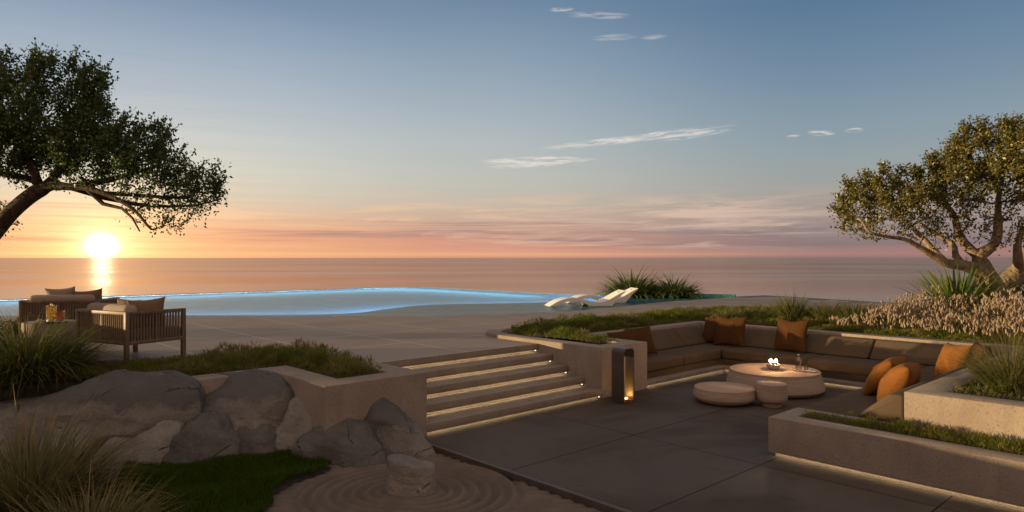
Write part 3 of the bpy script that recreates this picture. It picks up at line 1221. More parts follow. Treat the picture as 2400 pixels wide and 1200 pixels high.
pillow('throw_pillow', 'large amber pillow closest to the planter on the right sofa arm', M['bright_pillow'], .62, .55, .34, pq(8.80, 2.98, SEAT), FQ + FPm * .10, R(34), R(2), 8, .05, 0, group=GP)
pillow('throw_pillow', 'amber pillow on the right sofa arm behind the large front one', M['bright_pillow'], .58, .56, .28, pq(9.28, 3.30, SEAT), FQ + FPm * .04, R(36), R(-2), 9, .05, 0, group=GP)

# ------------------------------------------------------------------ tables and what stands on them
PZ = -.70
GT = 'round tables on the patio'
t = thing('coffee_table', 'large round travertine coffee table with candles and bottle on it', 'table', (4.19, 10.9, PZ), 0, GT)
build(MB().lathe([(.60, 0.0), (.70, .02), (.745, .07), (.735, .13), (.70, .24), (.675, .322)], t.location, 64, False), 'base', M['travertine'], t, smooth=50)
build(MB().lathe([(.60, .316), (.68, .318), (.684, .326), (.678, .334), (.0, .335)], t.location, 64, False), 'tabletop', M['top_wood'], t, smooth=50)
t = thing('coffee_table', 'low wide round table in front, left of the small stool', 'table', (3.12, 10.03, PZ), 0, GT)
build(MB().lathe([(.30, 0.0), (.36, .018), (.44, .075), (.45, .10), (.437, .15), (.425, .212)], t.location, 56, False), 'base', M['travertine'], t, smooth=50)
build(MB().lathe([(.40, .206), (.424, .209), (.428, .216), (.42, .223), (0, .224)], t.location, 56, False), 'tabletop', M['top_wood'], t, smooth=50)
t = thing('stool', 'small round travertine stool with a narrow foot between both tables', 'stool', (3.72, 9.78, PZ), 0)
build(MB().lathe([(.135, .0), (.14, .055)], t.location, 40, False), 'foot', M['travertine'], t, smooth=40)
build(MB().lathe([(.137, .054), (.195, .068), (.215, .10), (.213, .18), (.205, .24), (.204, .312)], t.location, 40, False), 'base', M['travertine'], t, smooth=50)
build(MB().lathe([(.19, .306), (.203, .308), (.206, .316), (.198, .324), (0, .325)], t.location, 40, False), 'seat', M['top_wood'], t, smooth=50)

TZ = PZ + .336
c = px(1815, 860, 10.9)
bowl = thing('candle_bowl', 'stone bowl of burning candles on the large coffee table', 'candle bowl', (4.18, 10.93, TZ))
build(MB().lathe([(.05, 0), (.085, .015), (.105, .05), (.105, .066), (.112, .072), (.109, .077), (.095, .076), (.09, .072), (.0, .070)], bowl.location, 36, False), 'bowl', M['ceramic'], bowl, smooth=60)
build(MB().lathe([(.095, .074), (.116, .075), (.119, .081), (.113, .085), (.090, .084), (.088, .077)], bowl.location, 36, False), 'rim', M['wax'], bowl, smooth=60)
for k, (ax, ay, h) in enumerate(((-.055, .0, .050), (-.02, .04, .068), (.01, -.04, .046), (.05, .02, .062), (.055, -.02, .046), (-.03, -.045, .048))):
    L = Vector(bowl.location) + Vector((ax, ay, .073))
    cd = build(MB().lathe([(.018, 0), (.018, h), (.012, h + .002), (0, h)], L, 14, False), 'candle', M['wax'], bowl, smooth=50)
    build(MB().lathe([(.0008, h + .004), (.0032, h + .010), (.0028, h + .016), (.0006, h + .025)], L, 8), 'flame', M['flame'], cd, smooth=80)

tray = Vector((4.58, 10.78, TZ))
tt = thing('tray', 'pale round tray under the water bottle on the large table', 'tray', tray)
build(MB().lathe([(.13, 0), (.145, .006), (.148, .018), (.140, .018), (.136, .009), (0, .008)], tray, 36, False), 'plate', M['ceramic'], tt, smooth=50)
bt = tray + Vector((-.045, .02, .010))
b = thing('bottle', 'clear glass water bottle on the tray beside a tumbler', 'bottle', bt)
build(MB().lathe([(.0, .001), (.045, .002), (.050, .01), (.050, .13), (.045, .155), (.022, .20), (.018, .215), (.018, .235), (.021, .237), (.021, .243)], bt, 28, False), 'glass', M['glass'], b, smooth=50)
build(MB().lathe([(.016, .225), (.0165, .25), (.0, .252)], bt, 16, False), 'stopper', M['ceramic'], b, smooth=40)
gl = tray + Vector((.062, -.01, .010))
g = thing('tumbler', 'clear glass tumbler on the tray right of the bottle', 'glass', gl)
build(MB().lathe([(.0, .003), (.030, .002), (.034, .007), (.037, .085), (.0345, .085), (.031, .012), (0, .010)], gl, 24, False), 'glass', M['glass'], g, smooth=50)
ds = Vector((4.66, 10.66, TZ))
build_d = build(MB().lathe([(.06, 0), (.075, .008), (.078, .015), (.07, .015), (0, .008)], ds, 24, False), 'saucer', M['wax'], smooth=50)
tag(build_d, 'small white saucer in front of the tray on the table', 'saucer')

# ------------------------------------------------------------------ loop lantern beside the post
lan = thing('lantern', 'tall dark bronze loop lantern glowing at its foot beside the steps', 'lantern', pq(7.99, 6.26, PZ), ANG)
LP0, LP1, LQ0, LQ1, LH = 7.865, 8.115, 6.15, 6.37, .80


def loop_outline(inset, r):
    a, b_, h = LP0 + inset, LP1 - inset, LH - inset
    pts = [(a, 0.0)]
    pts += [(a + r - r * math.cos(R(t_)), h - r + r * math.sin(R(t_))) for t_ in range(0, 91, 15)]
    pts += [(b_ - r + r * math.sin(R(t_)), h - r + r * math.cos(R(t_))) for t_ in range(0, 91, 15)]
    pts += [(b_, 0.0)]
    return pts


def loop_mesh(i0, r0, i1, r1, q0, q1):
    o_, i_ = loop_outline(i0, r0), loop_outline(i1, r1)
    n = len(o_)
    vs = []
    for q_ in (q0, q1):
        vs += [(p_, q_, PZ + z_) for p_, z_ in o_]
        vs += [(p_, q_, PZ + z_) for p_, z_ in i_]
    fs = []
    for k in range(n - 1):
        fs += [(k, k + 1, 2 * n + k + 1, 2 * n + k), (n + k + 1, n + k, 3 * n + k, 3 * n + k + 1),
               (k + 1, k, n + k, n + k + 1), (2 * n + k, 2 * n + k + 1, 3 * n + k + 1, 3 * n + k)]
    return MB('PQ').add(vs, fs)


build(loop_mesh(0, .06, .012, .050, LQ0, LQ1), 'frame', M['bronze'], lan, smooth=30)
build(MB('PQ').box(LP0 + .0125, LP0 + .045, LQ0 + .004, LQ1 - .004, PZ + .04, PZ + .68, .003), 'lining', M['stone_lining'], lan, smooth=40)  # pale strip drawn as the lit edge of the near plate
build(MB('PQ').box(LP1 - .018, LP1 - .0125, LQ0 + .004, LQ1 - .004, PZ + .056, PZ + .66, .001), 'inner_plate', M['brass'], lan, smooth=40)  # bright plate added to carry the glow as colour
build(MB('PQ').box(LP0 + .0125, LP1 - .0125, LQ0 + .003, LQ1 - .003, PZ + .001, PZ + .055, .004), 'base', M['copper'], lan, smooth=40)
build(MB('PQ').box(LP0 + .075, LP1 - .075, LQ0 + .06, LQ1 - .06, PZ + .056, PZ + .066, .003), 'burner', M['burner'], lan, smooth=40)

# ------------------------------------------------------------------ rope armchairs
def rope_chair(name, label, loc, az_face, Wd, Dp, H=.70, cushion_mat='cream'):
    """origin at the back right corner post; local x runs along the back to the left, local y forward"""
    a = R(-az_face)
    t = thing(name, label, 'armchair', loc, a)
    Mx = wmat(t)

    def part(mb, nm, mat, sm=None, par=t):
        V = np.concatenate(mb.v)
        A = np.array(Mx)
        return link(nm, V @ A[:3, :3].T + A[:3, 3], mb.f, mat, par, smooth=sm)

    s = .055
    xs = (0, -Wd)
    ZB = .255
    for x in xs:
        for y in (0, Dp):
            part(MB().box(x - s / 2, x + s / 2, y - s / 2, y + s / 2, 0, H - .002, .006), 'leg', M['teak'], 40)
    fr = MB()
    for z0, z1 in ((H - .045, H), (ZB, ZB + .05)):
        fr.box(-Wd + s / 2, -s / 2, -s / 2 + .004, s / 2 - .004, z0, z1, .006)
        for x in xs:
            fr.box(x - s / 2 + .004, x + s / 2 - .004, s / 2, Dp - s / 2, z0, z1, .006)
    fr.box(-Wd + s / 2, -s / 2, Dp - s / 2 + .004, Dp + s / 2 - .004, ZB, ZB + .05, .006)
    part(fr, 'frame', M['teak'], 40)
    part(MB().box(-Wd / 2 - .016, -Wd / 2 + .016, -.012, .014, ZB + .05, H - .045), 'strut', M['teak'], 40)
    for x in xs:
        part(MB().box(x - .012, x + .012, Dp / 2 - .016, Dp / 2 + .016, ZB + .05, H - .045), 'strut', M['teak'], 40)

    def ropes(p0, p1, outward):
        mb_ = MB()
        d = Vector(p1) - Vector(p0)
        n_ = int(d.length / .043)
        for k in range(1, n_):
            c_ = Vector(p0) + d * (k / n_)
            c2 = c_ + Vector(outward) * -.006
            mb_.tube([(c_.x, c_.y, ZB + .03), (c2.x, c2.y, (ZB + H) / 2), (c_.x, c_.y, H - .02)], .0145, 8, False)
        part(mb_, 'rope_panel', M['rope'], 80)

    ropes((-Wd + s / 2, -.004, 0), (-s / 2, -.004, 0), (0, -1, 0))
    for x in xs:
        ropes((x, s / 2, 0), (x, Dp - s / 2, 0), (1 if x == 0 else -1, 0, 0))
    part(MB().box(-Wd + .05, -.05, .05, Dp + .02, ZB + .03, ZB + .19, .05, 4), 'seat_cushion', M[cushion_mat], 60)
    part(MB().box(-Wd + .06, -.10, .055, .245, ZB + .195, H + .085, .075, 5), 'back_cushion', M[cushion_mat], 60)
    return t, Mx


c1, M1 = rope_chair('armchair', 'woven rope armchair in front, seen from its back corner', (-5.11, 9.05, 0), 29, 1.13, .83)
GC = 'cushions on the rope armchairs'
def cl(Mx, x, y, z): return Mx @ Vector((x, y, z))
F1 = Vector((math.sin(R(29)), math.cos(R(29)), 0))
S1 = Vector((math.cos(R(29)), -math.sin(R(29)), 0))
pillow('throw_pillow', 'brown pillow rising at the right behind the front armchair back', M['brown_fabric'], .50, .46, .17, cl(M1, -.22, .42, .41), F1 * .25 - S1, R(12), R(-4), 11, pinch=.12, group=GC)
pillow('throw_pillow', 'brown pillow between both rope armchairs, left of the raised one', M['brown_fabric'], .40, .36, .15, cl(M1, -.70, .50, .475), F1 * .8 - S1 * .25, R(10), R(3), 12, group=GC)
c2, M2 = rope_chair('armchair', 'woven rope armchair farther back behind the drinks table', (-7.10, 11.68, 0), -9, 1.18, .85)
pillow('throw_pillow', 'large cream pillow standing on the farther rope armchair', M['cream'], .50, .50, .18, cl(M2, -.64, .32, .43), Vector((-.15, 1, 0)), R(14), R(-4), 13, pinch=.14, group=GC)
pillow('throw_pillow', 'brown pillow on the farther rope armchair, right of a cream one', M['brown_fabric'], .46, .46, .17, cl(M2, -.22, .34, .43), Vector((-.4, 1, 0)), R(16), R(-6), 14, pinch=.14, group=GC)

# drinks table
tb = thing('side_table', 'round plaster drum table carrying two lit drinks', 'table', (-6.78, 10.02, 0))
build(MB().lathe([(.335, 0), (.345, .01), (.345, .472), (.335, .484), (.30, .486), (0, .486)], tb.location, 56, False), 'drum', M['plaster'], tb, smooth=40)
ZT = .488
ty = Vector((-6.62, 9.86, ZT))
tag(build(MB().lathe([(.15, 0), (.165, .004), (.168, .016), (.160, .016), (.156, .008), (0, .007)], ty, 36, False), 'tray', M['dark_tray'], smooth=50), 'dark round tray under the drinks on the drum table', 'tray')


def drink(name, label, loc, r_, h_, fill, mat, garnish):
    t_ = thing(name, label, 'drink', loc)
    build(MB().lathe([(0, .002), (r_ * .88, .001), (r_ * .92, .008), (r_, h_), (r_ - .003, h_), (r_ * .92 - .004, .014), (0, .012)], loc, 28, False), 'glass', M['glass'], t_, smooth=50)
    build(MB().lathe([(0, .014), (r_ * .9 - .004, .015), (r_ * .95 - .004, fill), (0, fill + .002)], loc, 24, False), 'liquid', mat, t_, smooth=50)
    for k in range(garnish):
        a_ = k * 2.1
        bm = bmesh.new()
        bmesh.ops.create_icosphere(bm, subdivisions=2, radius=.020)
        Mg = Matrix.Translation(loc + Vector((math.cos(a_) * r_ * .4, math.sin(a_) * r_ * .4, fill + .014 + .012 * k))) @ Matrix.Diagonal((1.1, .8, .9, 1))
        build(MB().bm(bm, Mg), 'garnish', M['lemon'], t_, smooth=80)


drink('tall_drink', 'tall glass of golden drink with a garnish, on the drum table', ty + Vector((-.045, .02, .009)), .068, .235, .215, M['drink_gold'], 2)
drink('short_drink', 'short glass of orange drink right of the tall golden one', ty + Vector((.095, -.01, .009)), .068, .165, .135, M['drink_orange'], 0)
for k, (dx_, dy_, lab) in enumerate(((-.19, -.02, 'lemon wedge lying left of the tray on the drum table'), (.03, -.125, 'lemon wedge at the front of the tray below the drinks'))):
    bm = bmesh.new()
    bmesh.ops.create_icosphere(bm, subdivisions=3, radius=.034)
    for v in bm.verts:
        v.co.x *= 1.3
        v.co.z = max(v.co.z, -.012) + .012
    o = build(MB().bm(bm, Matrix.Translation(ty + Vector((dx_, dy_, .002 if k == 0 else .018)))), 'lemon', M['lemon'], smooth=80)
    tag(o, lab, 'lemon')

# ------------------------------------------------------------------ pool loungers
def lounger(label, foot, az_len, Ln, Wd):
    topc = smooth_curve([(0, -.02), (.05, .055), (.14, .165), (.25, .235), (.35, .24), (.46, .19), (.56, .13), (.65, .10), (.73, .135), (.82, .235), (.91, .355), (1.0, .455)], 4)
    botc = smooth_curve([(.992, .415), (.92, .27), (.86, .11), (.82, .0), (.78, -.20), (.56, -.20), (.51, .02), (.44, .09), (.36, .14), (.27, .145), (.18, .095), (.10, .02), (.04, -.06), (0.0, -.10)], 4)
    t_ = thing('pool_lounger', label, 'lounger', (foot[0], foot[1], -.24), 0, 'white loungers standing in the shallow pool')
    d = Vector((math.sin(R(az_len)), math.cos(R(az_len)), 0))
    wv = Vector((-d.y, d.x, 0))
    F = Vector((foot[0], foot[1], WZ))
    poly = [(a * Ln, b_) for a, b_ in topc] + [(a * Ln, b_) for a, b_ in botc]
    n_ = len(poly)
    bm = bmesh.new()
    A_ = [bm.verts.new(F + d * a + Vector((0, 0, b_))) for a, b_ in poly]
    B_ = [bm.verts.new(F + d * a + Vector((0, 0, b_)) + wv * Wd) for a, b_ in poly]
    for i in range(n_):
        j = (i + 1) % n_
        bm.faces.new((A_[i], A_[j], B_[j], B_[i]))
    for tri in tessellate_polygon([[Vector((a, b_, 0)) for a, b_ in poly]]):
        bm.faces.new([A_[k] for k in tri])
        bm.faces.new([B_[k] for k in tri][::-1])
    bmesh.ops.recalc_face_normals(bm, faces=bm.faces[:])
    build(MB().bm(bm), 'shell', M['white_shell'], t_, smooth=40)
    tb_ = MB().box(-.10, .10, -.03, .03, -.012, .012, .01)
    hp = F + d * (.93 * Ln) + Vector((0, 0, .385 + .012)) + wv * (Wd / 2)
    tb_.v[0] = tb_.v[0] @ np.array(Matrix.Rotation(math.atan2(d.y, d.x) + math.pi / 2, 3, 'Z')).T + np.array(hp)
    build(tb_, 'headrest', M['white_shell'], t_, smooth=40)


lounger('white wave shaped lounger in the pool, the nearer of two', (1.09, 20.35), 80, 2.42, .72)
lounger('white wave shaped lounger in the pool behind another lounger', (1.75, 21.9), 80, 2.42, .72)

# ------------------------------------------------------------------ boulders
def boulder(label, outline, Y, depth, mat, seed, k=3.0, name='boulder', lean=.25, rough=.065, group='boulders below the planter'):
    um, vm = sum(q[0] for q in outline) / len(outline), sum(q[1] for q in outline) / len(outline)
    pts = [px(um + (u - um) * 1.06, vm + (v - vm) * 1.05, Y) for u, v in outline]
    cx_ = sum(p.x for p in pts) / len(pts)
    cz_ = sum(p.z for p in pts) / len(pts)
    poly = [(p.x - cx_, p.z - cz_) for p in pts]

    def rad(phi):
        c_, s_ = math.cos(phi), math.sin(phi)
        best = 0.05
        for i in range(len(poly)):
            (x1, y1), (x2, y2) = poly[i], poly[(i + 1) % len(poly)]
            den = c_ * (y2 - y1) - s_ * (x2 - x1)
            if abs(den) < 1e-9:
                continue
            t_ = (x1 * (y2 - y1) - y1 * (x2 - x1)) / den
            uu = (x1 * s_ - y1 * c_) / den
            if t_ > 0 and -1e-6 <= uu <= 1 + 1e-6:
                best = max(best, t_)
        return best

    rr = np.array([rad(2 * math.pi * i / 180) for i in range(180)])
    ker = np.array([.06, .12, .2, .24, .2, .12, .06])
    rr = np.convolve(np.concatenate([rr[-3:], rr, rr[:3]]), ker, 'valid')
    bm = bmesh.new()
    bmesh.ops.create_icosphere(bm, subdivisions=5, radius=1)
    rnd = random.Random(seed)
    planes = []
    for _ in range(16):
        a_ = rnd.uniform(-1.5, 1.5)
        nrm = Vector((math.sin(a_), -math.cos(a_), rnd.uniform(-.6, 1.0))).normalized()
        planes.append((nrm, rnd.uniform(.80, .98)))
    planes += [(Vector((rnd.uniform(-.12, .12), -1, rnd.uniform(-.1, .15))).normalized(), .70), (Vector((rnd.uniform(-.25, .25), -.55, .8)).normalized(), .80)]
    so = Vector((seed * 3.7, seed * 1.3, seed * 5.1))
    for v in bm.verts:
        n_ = v.co.copy()
        sph = (math.hypot(n_.x, n_.z) ** k + abs(n_.y) ** k) ** (1 / k)
        n_ /= sph
        n_ += Vector((mnoise.noise(n_ * 1.3 + so), 0, mnoise.noise(n_ * 1.3 - so))) * .05
        for nrm, off in planes:
            if nrm.y < -.22 and n_.dot(nrm) > off:
                n_.y = min(.95, (off - nrm.x * n_.x - nrm.z * n_.z) / nrm.y)
        rxy = math.hypot(n_.x, n_.z)
        phi = math.atan2(n_.z, n_.x) % (2 * math.pi)
        i_ = phi / (2 * math.pi) * 180
        i0 = int(i_) % 180
        rv = rr[i0] * (1 - (i_ - int(i_))) + rr[(i0 + 1) % 180] * (i_ - int(i_))
        x_ = math.cos(phi) * rv * rxy
        z_ = math.sin(phi) * rv * rxy
        y_ = n_.y * depth + z_ * lean                    # front face leans back towards the top
        w_ = Vector((x_, y_, z_))
        nn = mnoise.fractal(w_ * 2.4 + so, 1.0, 2.0, 6) * rough + mnoise.noise(w_ * 11 + so) * rough * .16
        v.co = w_ + n_.normalized() * (nn + .015)
    Mx = Matrix.Translation((cx_, Y, cz_))
    o = build(MB().bm(bm, Mx), name, mat, smooth=180)
    return tag(o, label, 'boulder', group)


boulder('broad brown boulder with a dark flat top at the left', [(-140, 965), (60, 948), (190, 905), (250, 884), (380, 880), (425, 902), (448, 940), (450, 1000), (410, 1022), (300, 1030), (120, 1070), (-120, 1070)], 7.36, .34, M['rock_tan'], 3, lean=.35)
boulder('tan boulder with a grey scooped top against the planter wall', [(440, 905), (500, 893), (600, 890), (650, 897), (680, 925), (690, 960), (690, 1045), (610, 1045), (540, 1045), (470, 1020), (444, 1000)], 7.72, .34, M['rock_tan'], 5, lean=.5)
boulder('upright grey boulder with a crack at the planter corner', [(668, 945), (700, 932), (735, 945), (756, 985), (756, 1060), (700, 1085), (650, 1080), (645, 1030), (658, 980)], 7.55, .20, M['rock_grey'], 8, lean=.3)
boulder('pale slanted boulder at the lower left behind the grass', [(225, 1060), (260, 1010), (310, 990), (380, 990), (408, 1003), (404, 1060), (375, 1120), (280, 1135), (215, 1120)], 7.12, .26, M['rock_grey'], 12, lean=.45)
boulder('grey cracked boulder in the middle of the lower row', [(368, 1060), (400, 1005), (450, 980), (500, 990), (545, 1020), (556, 1060), (550, 1115), (450, 1125), (365, 1115)], 7.22, .26, M['rock_dark'], 15, lean=.45)
boulder('small dark boulder in the lower row above the moss', [(537, 1040), (560, 1016), (605, 1008), (640, 1020), (662, 1055), (660, 1100), (560, 1105), (535, 1080)], 7.38, .18, M['rock_dark'], 18, lean=.4)
boulder('large rounded dark boulder with pale veins beside the raked sand', [(700, 1045), (740, 1005), (800, 990), (850, 1010), (885, 1045), (902, 1085), (890, 1135), (790, 1150), (700, 1120)], 7.28, .30, M['rock_dark'], 21, lean=.35)
boulder('wedge shaped mottled boulder leaning against the planter front', [(845, 975), (870, 945), (895, 940), (940, 975), (1000, 1035), (1026, 1066), (1020, 1110), (900, 1115), (850, 1040)], 7.58, .24, M['rock_tan'], 25, lean=.35)


def zen_stone():
    out = [(-.225, .02), (-.20, .10), (-.12, .15), (-.02, .155), (.05, .11), (.11, .085), (.18, .07), (.225, .0), (.21, -.09), (.13, -.15), (.02, -.165), (-.10, -.15), (-.19, -.09)]
    ol = smooth_curve(out + [out[0]], 6)[:-1]
    n = len(ol)
    lv = [(-.04, 1.0), (.03, 1.02), (.10, 1.01), (.18, 1.0), (.24, .99), (.285, .975), (.303, .94), (.31, .86), (.311, .6), (.308, .3)]
    vs, fs = [], []
    for zz_, sc in lv:
        for k, p_ in enumerate(ol):
            t_ = max(0, zz_) / .31
            z_ = zz_ * (1 - .20 * (p_.x + .1) / .33 * 1.0)
            q_ = Vector((p_.x * sc, p_.y * sc, z_))
            ny = mnoise.noise(Vector((p_.x * 14, p_.y * 14, zz_ * 2))) * .012 + mnoise.fractal(q_ * 9, 1, 2, 4) * .010
            q_.x += p_.x * ny * 4
            q_.y += p_.y * ny * 4
            q_.z += mnoise.noise(q_ * 6) * .012
            vs.append((ZEN.x + q_.x, ZEN.y + q_.y, -.735 + q_.z))
    for i in range(len(lv) - 1):
        for k in range(n):
            k2 = (k + 1) % n
            fs.append((i * n + k, i * n + k2, (i + 1) * n + k2, (i + 1) * n + k))
    fs.append(tuple((len(lv) - 1) * n + k for k in range(n)))
    o = build(MB().add(vs, fs), 'standing_stone', M['rock_zen'], smooth=50)
    tag(o, 'kidney shaped standing stone ringed by raked sand', 'stone')


zen_stone()
# ------------------------------------------------------------------ grasses
def blades(base, azi, length, width, lean, bend, segs=3):
    """vectorised arching blades -> V, Q (quads)"""
    N = len(base)
    V = np.zeros((N, segs + 1, 2, 3))
    pos = base.copy()
    dirx, diry = np.cos(azi), np.sin(azi)
    side = np.stack([-diry, dirx, np.zeros(N)], -1)
    tw = rng.uniform(-.9, .9, N)
    side2 = side * np.cos(tw)[:, None] + np.stack([dirx, diry, np.zeros(N)], -1) * np.sin(tw)[:, None]
    for k in range(segs + 1):
        t = k / segs
        ww = width * (1 - t) ** .75 * (.75 + .5 * min(1, t * 3)) + width * .06
        V[:, k, 0] = pos - side2 * ww[:, None] / 2
        V[:, k, 1] = pos + side2 * ww[:, None] / 2
        th = lean + bend * (t + .5 / segs)
        st_ = length / segs
        pos = pos + np.stack([dirx * np.sin(th) * st_, diry * np.sin(th) * st_, np.cos(th) * st_], -1)
    idx = np.arange(N * (segs + 1) * 2).reshape(N, segs + 1, 2)
    Q = np.stack([idx[:, :-1, 0], idx[:, :-1, 1], idx[:, 1:, 1], idx[:, 1:, 0]], -1).reshape(-1, 4)
    return V.reshape(-1, 3), Q


def in_poly(pts, poly):
    x, y = pts[:, 0], pts[:, 1]
    ins = np.zeros(len(pts), bool)
    n = len(poly)
    for i in range(n):
        x1, y1 = poly[i]
        x2, y2 = poly[(i + 1) % n]
        c_ = ((y1 > y) != (y2 > y)) & (x < (x2 - x1) * (y - y1) / (y2 - y1 + 1e-12) + x1)
        ins ^= c_
    return ins


def scatter(poly, n):
    poly = np.asarray(poly)
    lo, hi = poly.min(0), poly.max(0)
    out = np.zeros((0, 2))
    while len(out) < n:
        c_ = rng.uniform(lo, hi, (n * 3, 2))
        out = np.concatenate([out, c_[in_poly(c_, poly)]])
    return out[:n]


def hummock_grass(name, poly, z, n_clump, per, hmin, hmax, rad, straw, width=.0085, lab=None, cover=0, dens=None, relief=None, dome=.60):
    """many small clumps of short grass over a bed -> one stuff object"""
    cs = scatter(poly, n_clump)
    Vs, Qs, Ts, off = [], [], [], 0
    B, A, L, Wd, Le, Be, T = [], [], [], [], [], [], []
    for c_ in cs:
        k = 1.0 if dens is None else dens(c_)
        if k <= 0:
            continue
        m = int(per * rng.uniform(.6, 1.4))
        r_ = rad * rng.uniform(.6, 1.4)
        a_ = rng.uniform(0, 2 * np.pi, m)
        rr = r_ * np.sqrt(rng.uniform(0, 1, m))
        h_ = rng.uniform(hmin, hmax) * k
        b_ = np.stack([c_[0] + rr * np.cos(a_), c_[1] + rr * np.sin(a_), z + dome * h_ * (1 - (rr / r_) ** 2)], -1)
        keep = in_poly(b_[:, :2], poly)
        m = keep.sum()
        b_, a_, rr = b_[keep], a_[keep], rr[keep]
        B.append(b_)
        A.append(a_ + rng.normal(0, .5, m))
        L.append((h_ * .30 + .02) * rng.uniform(.6, 1.1, m) * (1 - .35 * (rr / r_) ** 2))
        Wd.append(width * rng.uniform(.7, 1.3, m))
        Le.append(rr / r_ * .55 + rng.uniform(0, .15, m))
        Be.append(rng.uniform(.3, 1.1, m))
        T.append(np.full(m, np.clip(straw(c_) + rng.normal(0, .32), 0, 1)) * rng.uniform(.6, 1, m))
    if cover:
        b_ = scatter(poly, cover)
        B.append(np.concatenate([b_, np.full((cover, 1), z)], 1))
        A.append(rng.uniform(0, 6.28, cover))
        L.append(rng.uniform(.04, .10, cover))
        Wd.append(width * rng.uniform(.7, 1.4, cover))
        Le.append(rng.uniform(0, .6, cover))
        Be.append(rng.uniform(.2, 1.2, cover))
        T.append(np.clip(rng.normal(.25, .2, cover), 0, 1))
    B, A, L, Wd, Le, Be, T = [np.concatenate(q_) for q_ in (B, A, L, Wd, Le, Be, T)]
    if relief is not None:
        B[:, 2] += relief(B[:, 0], B[:, 1])
    V, Q = blades(B, A, L, Wd, Le, Be, 3)
    o = link(name, V, Q, M['grass'], tint=np.repeat(T, 8))
    return tag(o, lab, 'grass', kind='stuff')


def poly_pq(lst):
    return [tuple(pq(p_, q_).xy) for p_, q_ in lst]


left_bed = [(-1.55, 8.17), (-1.98, 7.76), (-2.90, 8.70), (-3.75, 8.02), (-4.6, 8.05), (-5.4, 7.6), (-6.4, 6.2), (-9.5, 7.6), (-6.6, 8.5), (-5.35, 8.95), (-4.62, 9.45), (-3.9, 9.95), (-3.2, 10.25), (-2.4, 9.4)]
hummock_grass('bed_grass', left_bed, .02, 300, 190, .07, .30, .21, lambda c_: .75 if (c_[0] > -2.5 and c_[1] < 8.6) else (.5 if c_[0] < -3.6 else .3), lab='tufted green and straw grass filling the left planter bed', cover=14000,
              dens=lambda c_: .38 if (c_[0] < -4.1 and c_[1] > 8.3) else (.62 if c_[0] < -4.0 else 1.0))
right_bed = poly_pq([(8.27, 6.96), (8.27, 8.95), (8.75, 9.52), (17.2, 9.6), (17.4, 3.6), (13.0, 3.0), (13.0, 8.18), (8.80, 8.18), (8.80, 6.97)])
def relief_right(x, y):
    p_, q_ = PV.x * x + PV.y * y, QV.x * x + QV.y * y
    m1 = .25 * np.exp(-((q_ - 9.0) / .55) ** 2 - ((p_ - 10.2) / 1.4) ** 2)
    m2 = .15 * np.exp(-((q_ - 9.0) / .6) ** 2 - ((p_ - 13.6) / 1.2) ** 2)
    m3 = .12 * np.exp(-((q_ - 7.6) / .8) ** 2 - ((p_ - 8.5) / .5) ** 2)
    m4 = .16 * np.exp(-((p_ - 15.2) / .9) ** 2 - ((q_ - 7.0) / 2.0) ** 2)
    return (m1 + m2 + m3 + m4) * .62


def mound(name, poly, zf, st=.12):
    P_ = np.array(poly)
    lo, hi = P_.min(0), P_.max(0)
    X, Y = np.meshgrid(np.arange(lo[0], hi[0], st), np.arange(lo[1], hi[1], st))
    Z = zf(X, Y) + .018
    ny, nx = X.shape
    ins = in_poly(np.stack([X.ravel(), Y.ravel()], -1), poly)
    idx = np.arange(nx * ny).reshape(ny, nx)
    Qd = np.stack([idx[:-1, :-1], idx[:-1, 1:], idx[1:, 1:], idx[1:, :-1]], -1).reshape(-1, 4)
    Qd = Qd[ins[Qd].all(1)]
    tag(link(name, np.stack([X, Y, Z], -1).reshape(-1, 3), Qd, M['soil']), kind='structure')


mound('planting_soil', right_bed, relief_right)
hummock_grass('bed_grass', right_bed, .02, 680, 210, .05, .23, .24, lambda c_: .12 if c_[0] < 3.5 else .3, lab='low green grass mounds in the bed behind the sofa', cover=26000, relief=relief_right)
hummock_grass('bed_grass', poly_pq([(12.98, 5.5), (13.7, 5.5), (13.7, -1.5), (12.98, -1.5)]), .02, 160, 80, .07, .16, .16, lambda c_: .25, lab='strip of low green grass in front of the fluffy plumes', cover=3000)
hummock_grass('bed_grass', poly_pq([(7.21, 3.28), (7.21, -1.5), (7.63, -1.5), (7.63, 2.38), (7.51, 2.43), (7.51, 3.28)]), -.31, 150, 110, .07, .15, .13, lambda c_: .45, width=.005, lab='low mossy grass in the right foreground planter', cover=6000)
hummock_grass('bed_grass', poly_pq([(7.97, 2.08), (7.97, -1.5), (11.5, -1.5), (11.5, 2.08)]), .02, 150, 90, .08, .18, .15, lambda c_: .2, width=.006, lab='short green grass in the tall planter at the right', cover=5000)

# moss lawn in the lower left
moss_poly = [tuple(px(u, 0, 1).xy * D) for u, v in [(300, 1100), (375, 1085), (450, 1083), (560, 1068), (660, 1058), (720, 1075), (778, 1100), (760, 1112), (690, 1135), (640, 1165), (640, 1185), (560, 1260), (250, 1260), (230, 1180)] for D in [CAMZ * 0 + (CAMZ + .735) * 1600 / (v - 604)]]
N = 42000
b2 = scatter(moss_poly, N)
zz = -.715 + .035 * (1 + np.sin(b2[:, 0] * 5) * np.sin(b2[:, 1] * 6 + 1))
V, Q = blades(np.concatenate([b2, zz[:, None]], 1), rng.uniform(0, 6.28, N), rng.uniform(.03, .065, N), rng.uniform(.006, .011, N), rng.uniform(0, .5, N), rng.uniform(.1, .9, N), 2)
tag(link('moss_lawn', V, Q, M['moss']), 'dark green moss lawn below the boulders', 'moss', kind='stuff')
mb = MB().sheet(moss_poly, -.716)
tag(build(mb, 'moss_ground', M['soil']), kind='structure')


